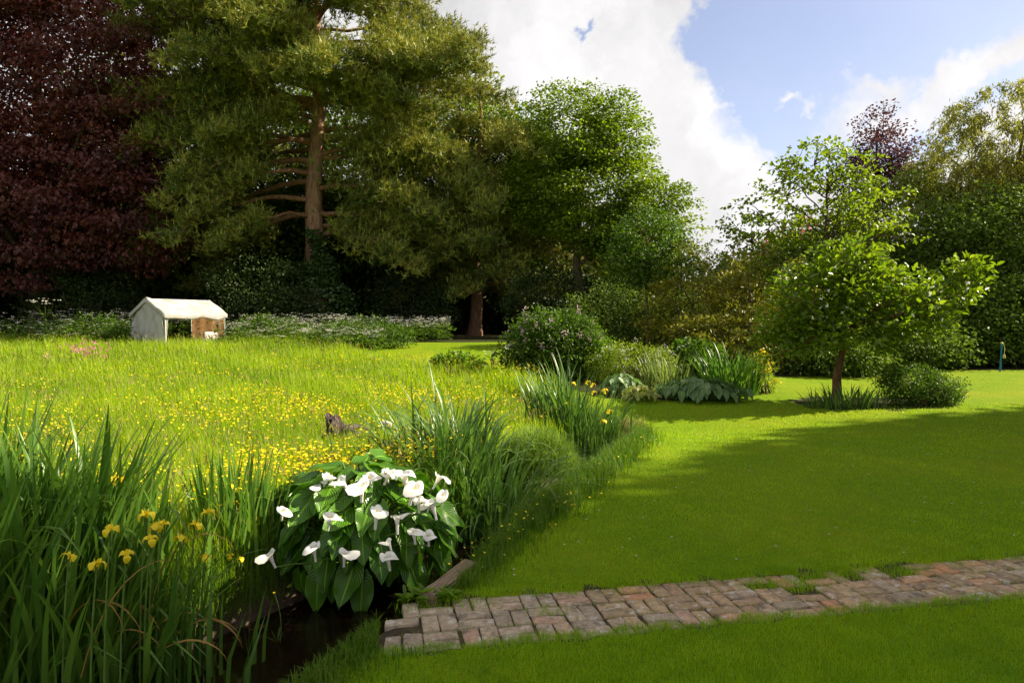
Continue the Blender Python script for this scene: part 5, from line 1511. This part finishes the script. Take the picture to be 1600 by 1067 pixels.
# single buttercup standing in the water
bb = (-1.62, 4.66, WATER_Z)
root = thing('buttercup', 'single yellow buttercup standing at the edge of the dark water', 'wildflower', bb)
g = Geo(); tube(g, curve((0, 0, -0.1), (-0.02, 0, 0.34), 0, 0, 8, mid=(0.06, 0, 0.15)), np.linspace(0.003, 0.002, 8), 5)
link('stem', g.mesh('stem', M['stem'], smooth=True), root)
g = Geo(); add_leaves(g, np.zeros((6, 3)), np.c_[rng.normal(0, 0.5, (6, 2)), np.ones(6)], np.tile([0, -1, 0.2], (6, 1)), 0.12, 0.006)
link('leaves', g.mesh('leaves', M['stem']), root, kind='stuff')
g = Geo()
for k in range(5):
    a = k * 1.257
    add_leaves(g, np.array([[-0.02, 0, 0.34]]), np.array([[math.cos(a), math.sin(a), 0.5]]), np.array([[-math.cos(a), -math.sin(a), 1.0]]), 0.014, 0.013)
link('flower', g.mesh('flower', M['yellow']), root)

# ------------------------------------------------------------------ weathered stump in the meadow
sb = at(530, 9.4)
root = thing('tree_stump', 'weathered grey hollow stump among the meadow buttercups', 'stump', (sb[0], sb[1], sb[2] + 0.05), R(20))
g = Geo()
nz, na = 12, 18
V = []
for i in range(nz):
    t = i / (nz - 1)
    for j in range(na):
        a = j / na * 2 * math.pi
        rr = (0.13 - 0.03 * t) * (1 + 0.22 * math.sin(3 * a + 1) + 0.12 * math.sin(7 * a + 4 * t)) + rng.normal(0, 0.006)
        V.append((rr * math.cos(a) - 0.10 * t, rr * math.sin(a) * 0.8, 0.50 * t - 0.07 * t * (1 + math.sin(2 * a + 0.5)) * (t > 0.8)))
F = [(i * na + j, i * na + (j + 1) % na, (i + 1) * na + (j + 1) % na, (i + 1) * na + j) for i in range(nz - 1) for j in range(na)]
g.add(V, F)
top = V[-na:]
inner = [((x + 0.10) * 0.6 - 0.10, y * 0.6, 0.42) for x, y, z in top]
g.add(top + inner, [(j, (j + 1) % na, na + (j + 1) % na, na + j) for j in range(na)])
g.add(inner, [tuple(range(na))])
link('trunk', g.mesh('trunk', M['stump'], smooth=True), root)
g = Geo()
for k, (a, l_) in enumerate(((0.3, 0.36), (2.6, 0.22), (1.2, 0.25), (-0.6, 0.30))):
    tube(g, curve((0.08 * math.cos(a), 0.08 * math.sin(a), 0.26), (0.08 * math.cos(a) + l_ * math.cos(a), l_ * math.sin(a), 0.24 - 0.1 * k % 0.2), 0.05, 0.01, 6), np.linspace(0.06, 0.02, 6), 7)
link('root', g.mesh('root', M['stump'], smooth=True), root)

# ------------------------------------------------------------------ canvas tent
def cloth_mat(name, col, trans=0.25, stain=None, spots=None):
    m, n, l = new_mat(name)
    out = n.new('ShaderNodeOutputMaterial')
    t = n.new('ShaderNodeTexCoord')
    ns = n.new('ShaderNodeTexNoise'); ns.inputs['Scale'].default_value = 2.2; ns.inputs['Detail'].default_value = 6
    l.new(t.outputs['Object'], ns.inputs['Vector'])
    mr = n.new('ShaderNodeMapRange'); mr.inputs['From Min'].default_value = 0.45; mr.inputs['From Max'].default_value = 0.75; l.new(ns.outputs['Fac'], mr.inputs['Value'])
    mx = n.new('ShaderNodeMix'); mx.data_type = 'RGBA'; l.new(mr.outputs[0], mx.inputs['Factor'])
    mx.inputs[6].default_value = (*col, 1); mx.inputs[7].default_value = (*(stain or col), 1)
    c = mx.outputs[2]
    if spots:
        v = n.new('ShaderNodeTexVoronoi'); v.inputs['Scale'].default_value = 9.0; l.new(t.outputs['Object'], v.inputs['Vector'])
        s1 = n.new('ShaderNodeMapRange'); s1.inputs['From Min'].default_value = 0.42; s1.inputs['From Max'].default_value = 0.30; l.new(v.outputs['Distance'], s1.inputs['Value'])
        sp = n.new('ShaderNodeSeparateColor'); l.new(v.outputs['Color'], sp.inputs[0])
        cr = n.new('ShaderNodeValToRGB'); cr.color_ramp.interpolation = 'CONSTANT'
        els = cr.color_ramp.elements
        els.new(0.4); els.new(0.7)
        for e, (p_, q_) in zip(els, zip((0, 0.3, 0.55, 0.8), spots)): e.position = p_; e.color = (*q_, 1)
        l.new(sp.outputs[0], cr.inputs['Fac'])
        m2 = n.new('ShaderNodeMix'); m2.data_type = 'RGBA'; l.new(s1.outputs[0], m2.inputs['Factor']); l.new(c, m2.inputs[6]); l.new(cr.outputs[0], m2.inputs[7])
        c = m2.outputs[2]
    d = n.new('ShaderNodeBsdfDiffuse'); l.new(c, d.inputs['Color'])
    tr = n.new('ShaderNodeBsdfTranslucent'); l.new(c, tr.inputs['Color'])
    ms = n.new('ShaderNodeMixShader'); ms.inputs['Fac'].default_value = trans
    l.new(d.outputs[0], ms.inputs[1]); l.new(tr.outputs[0], ms.inputs[2]); l.new(ms.outputs[0], out.inputs['Surface'])
    return m
M['canvas'] = cloth_mat('white_canvas', (0.46, 0.45, 0.43), 0.2, (0.33, 0.305, 0.26))
M['floral'] = cloth_mat('floral_fabric', (0.60, 0.47, 0.32), 0.6, (0.54, 0.41, 0.27), [(0.60, 0.47, 0.32), (0.42, 0.10, 0.05), (0.30, 0.26, 0.08), (0.55, 0.40, 0.24)])
M['pinkfloral'] = cloth_mat('pink_floral_fabric', (0.76, 0.66, 0.62), 0.1, (0.70, 0.56, 0.54), [(0.76, 0.66, 0.62), (0.55, 0.25, 0.28), (0.62, 0.42, 0.40), (0.78, 0.70, 0.66)])
M['straw'] = cloth_mat('straw_mat', (0.46, 0.36, 0.22), 0.1, (0.36, 0.27, 0.15))
M['pole'] = noise_mat('tent_pole_metal', [(0.3, (0.45, 0.45, 0.45)), (0.7, (0.6, 0.6, 0.6))], 20, bump=0.05, rough=0.35)
tx, ty, tz0 = at(257, 27.6)
tz0 -= 0.10
tent = thing('tent', 'small white canvas garden tent with open front in the long grass', 'tent', (tx, ty, tz0), R(57))
TL, TW, EV, RG = 2.75, 2.5, 1.50, 2.15        # length along X, depth along Y, eave, ridge
def cloth_grid(name, fn, nu, nv, mat, thick=0.012):
    U_, V_ = np.meshgrid(np.linspace(0, 1, nu), np.linspace(0, 1, nv), indexing='ij')
    P = np.array([fn(u, v) for u, v in zip(U_.ravel(), V_.ravel())])
    F = [(i * nv + j, (i + 1) * nv + j, (i + 1) * nv + j + 1, i * nv + j + 1) for i in range(nu - 1) for j in range(nv - 1)]
    g = Geo(); g.add(P, F)
    o = link(name, g.mesh(name, M[mat], smooth=True), tent)
    s = o.modifiers.new('thickness', 'SOLIDIFY'); s.thickness = thick
    return o
def roof_fn(u, v):
    # v 0..1 runs over: front valance, front slope, ridge, back slope, back valance
    x = -0.06 + u * (TL + 0.12)
    prof = [(-0.05, EV - 0.20), (-0.06, EV + 0.0), (TW / 2, RG), (TW + 0.06, EV + 0.0), (TW + 0.05, EV - 0.20)]
    vs = [0, 0.10, 0.5, 0.90, 1.0]
    y = np.interp(v, vs, [p[0] for p in prof]); z = np.interp(v, vs, [p[1] for p in prof])
    sag = 0.085 * math.sin(math.pi * u) * (1 - abs(v - 0.5) * 1.2) + 0.030 * math.sin(u * 17 + v * 8) * (0.4 + abs(v - 0.5)) + 0.022 * math.sin(u * 9 - v * 13) + 0.012 * math.sin(u * 31 + v * 21)
    return (x, y, z - sag + (0.02 * math.sin(u * 14) if v < 0.05 or v > 0.95 else 0))
cloth_grid('roof', roof_fn, 40, 31, 'canvas', 0.006)
def gable_fn(u, v):
    y = 0.03 + u * (TW - 0.06)
    top = EV + (RG - EV) * (1 - abs(u - 0.5) * 2) - 0.05
    return (0.01 + 0.05 * math.sin(u * 9 + v * 5) * (1 - v * 0.6) + 0.02 * math.sin(u * 23 - v * 9) + 0.03 * math.sin(v * 7 - u * 5) - 0.10 * (1 - v) * 0.6, y, v * top)
cloth_grid('gable_wall', gable_fn, 22, 12, 'canvas', 0.01)
def front_strip(u, v):      # gable cloth wraps a little round the near corner
    return (0.0 + u * (0.05 + 0.10 * v) , 0.0 + 0.02 * math.sin(u * 8 + v * 4), v * (EV - 0.05))
cloth_grid('door_flap', front_strip, 8, 8, 'canvas', 0.01)
def valance_fn(u, v):
    y = -0.05 + u * (TW + 0.10)
    top = EV + (RG - EV) * (1 - abs(u - 0.5) * 2) + 0.0
    return (-0.075, y, top - v * 0.17 - 0.01)
cloth_grid('valance', valance_fn, 20, 4, 'canvas', 0.008)
def floral_fn(u, v):
    y = 0.04 + u * (TW - 0.08)
    top = EV + (RG - EV) * (1 - abs(u - 0.5) * 2) - 0.06
    return (TL - 0.03 + 0.05 * math.sin(u * 19) * (1 - 0.6 * v), y, v * top)
cloth_grid('curtain', floral_fn, 40, 8, 'floral', 0.008)
for x, y in ((0.04, 0.0), (TL - 0.04, 0.0), (0.04, TW), (TL - 0.04, TW)):
    gp = Geo(); tube(gp, np.array([[x, y, -0.1], [x, y, EV]]), 0.02, 8)
    link('pole', gp.mesh('pole', M['pole'], smooth=True), tent)
gp = Geo(); tube(gp, np.array([[0.03, TW / 2, RG - 0.06], [TL - 0.03, TW / 2, RG - 0.06]]), 0.02, 8)
link('ridge_pole', gp.mesh('ridge_pole', M['pole'], smooth=True), tent)
def world_of(o, p):
    c, s = math.cos(o.rotation_euler.z), math.sin(o.rotation_euler.z)
    return (o.location.x + p[0] * c - p[1] * s, o.location.y + p[0] * s + p[1] * c, o.location.z + p[2])
mt_ = box_geo(1.9, 0.8, 0.42, 0.06, 0.006); mt_.materials.append(M['straw'])
tag(link('day_bed', mt_, None, world_of(tent, (1.35, 1.5, 0.22)), (0, 0, tent.rotation_euler.z)), 'low straw coloured day bed inside the white tent', 'bed')
def cushion(label, p, rot, s):
    import bmesh
    bm = bmesh.new(); bmesh.ops.create_grid(bm, x_segments=10, y_segments=10, size=0.5)
    geo = bm.verts[:]
    V = [v.co.copy() for v in geo]; bm.free()
    g = Geo(); n = 11
    A = np.array([[v.x, v.y] for v in V]); hh = 0.16 * ((1 - (2 * A[:, 0]) ** 4) * (1 - (2 * A[:, 1]) ** 4)).clip(0, 1) ** 0.5
    F = [(i * n + j, i * n + j + 1, (i + 1) * n + j + 1, (i + 1) * n + j) for i in range(n - 1) for j in range(n - 1)]
    order = np.lexsort((A[:, 0], A[:, 1])); A = A[order]; hh = hh[order]
    g.add(np.c_[A * s, hh * s], F); g.add(np.c_[A * s, -hh * s], [f[::-1] for f in F])
    tag(link('cushion', g.mesh('cushion', M['pinkfloral'], smooth=True), None, world_of(tent, p), rot), label, 'cushion')
cushion('pale pink floral cushion leaning at the right front of the tent', (2.25, 0.35, 0.45), (R(65), 0, R(20)), 0.62)
cushion('pale pink patterned cushion slumped against the floral curtain', (2.62, 0.55, 0.40), (R(75), R(12), R(55)), 0.5)

# ------------------------------------------------------------------ blue pole with hanging feeder
fx, fy, fz = at(1565, 24.3)
M['bluepaint'] = noise_mat('blue_paint', [(0.3, (0.02, 0.13, 0.30)), (0.7, (0.035, 0.22, 0.42))], 12, bump=0.05, rough=0.4)
M['feederglass'] = noise_mat('feeder_yellow_plastic', [(0.3, (0.45, 0.38, 0.12)), (0.7, (0.62, 0.55, 0.22))], 12, bump=0.05, rough=0.3)
M['darkmetal'] = noise_mat('dark_wire', [(0.3, (0.03, 0.03, 0.03)), (0.7, (0.08, 0.08, 0.07))], 12, bump=0.05, rough=0.4)
root = thing('feeder_pole', 'slim blue pole with a hanging feeder at the far right lawn edge', 'pole', (fx, fy, fz))
g = Geo(); tube(g, np.array([[-0.03, 0, -0.1], [0, 0, 0.5], [0.02, 0, 0.98]]), [0.032, 0.028, 0.028], 10)
link('post', g.mesh('post', M['bluepaint'], smooth=True), root)
g = Geo(); tube(g, np.array([[0.02, 0, 0.98], [0.02, 0, 1.0], [0.02, 0, 1.03], [0.02, 0, 1.05]]), [0.02, 0.055, 0.05, 0.015], 10)
link('cap', g.mesh('cap', M['feederglass'], smooth=True), root)
g = Geo(); tube(g, curve((0.02, 0, 1.0), (0.11, 0, 0.62), 0, 0, 10, mid=(0.17, 0, 0.95)), 0.010, 6)
link('hook', g.mesh('hook', M['feederglass'], smooth=True), root)
g = Geo(); tube(g, np.array([[0.11, 0, 0.48], [0.11, 0, 0.50], [0.11, 0, 0.58], [0.11, 0, 0.63]]), [0.05, 0.055, 0.04, 0.012], 10)
link('feeder', g.mesh('feeder', M['feederglass'], smooth=True), root)
print('tris', sum(len(o.data.loops) - 2 * len(o.data.polygons) for o in bpy.data.objects if o.type == 'MESH'))
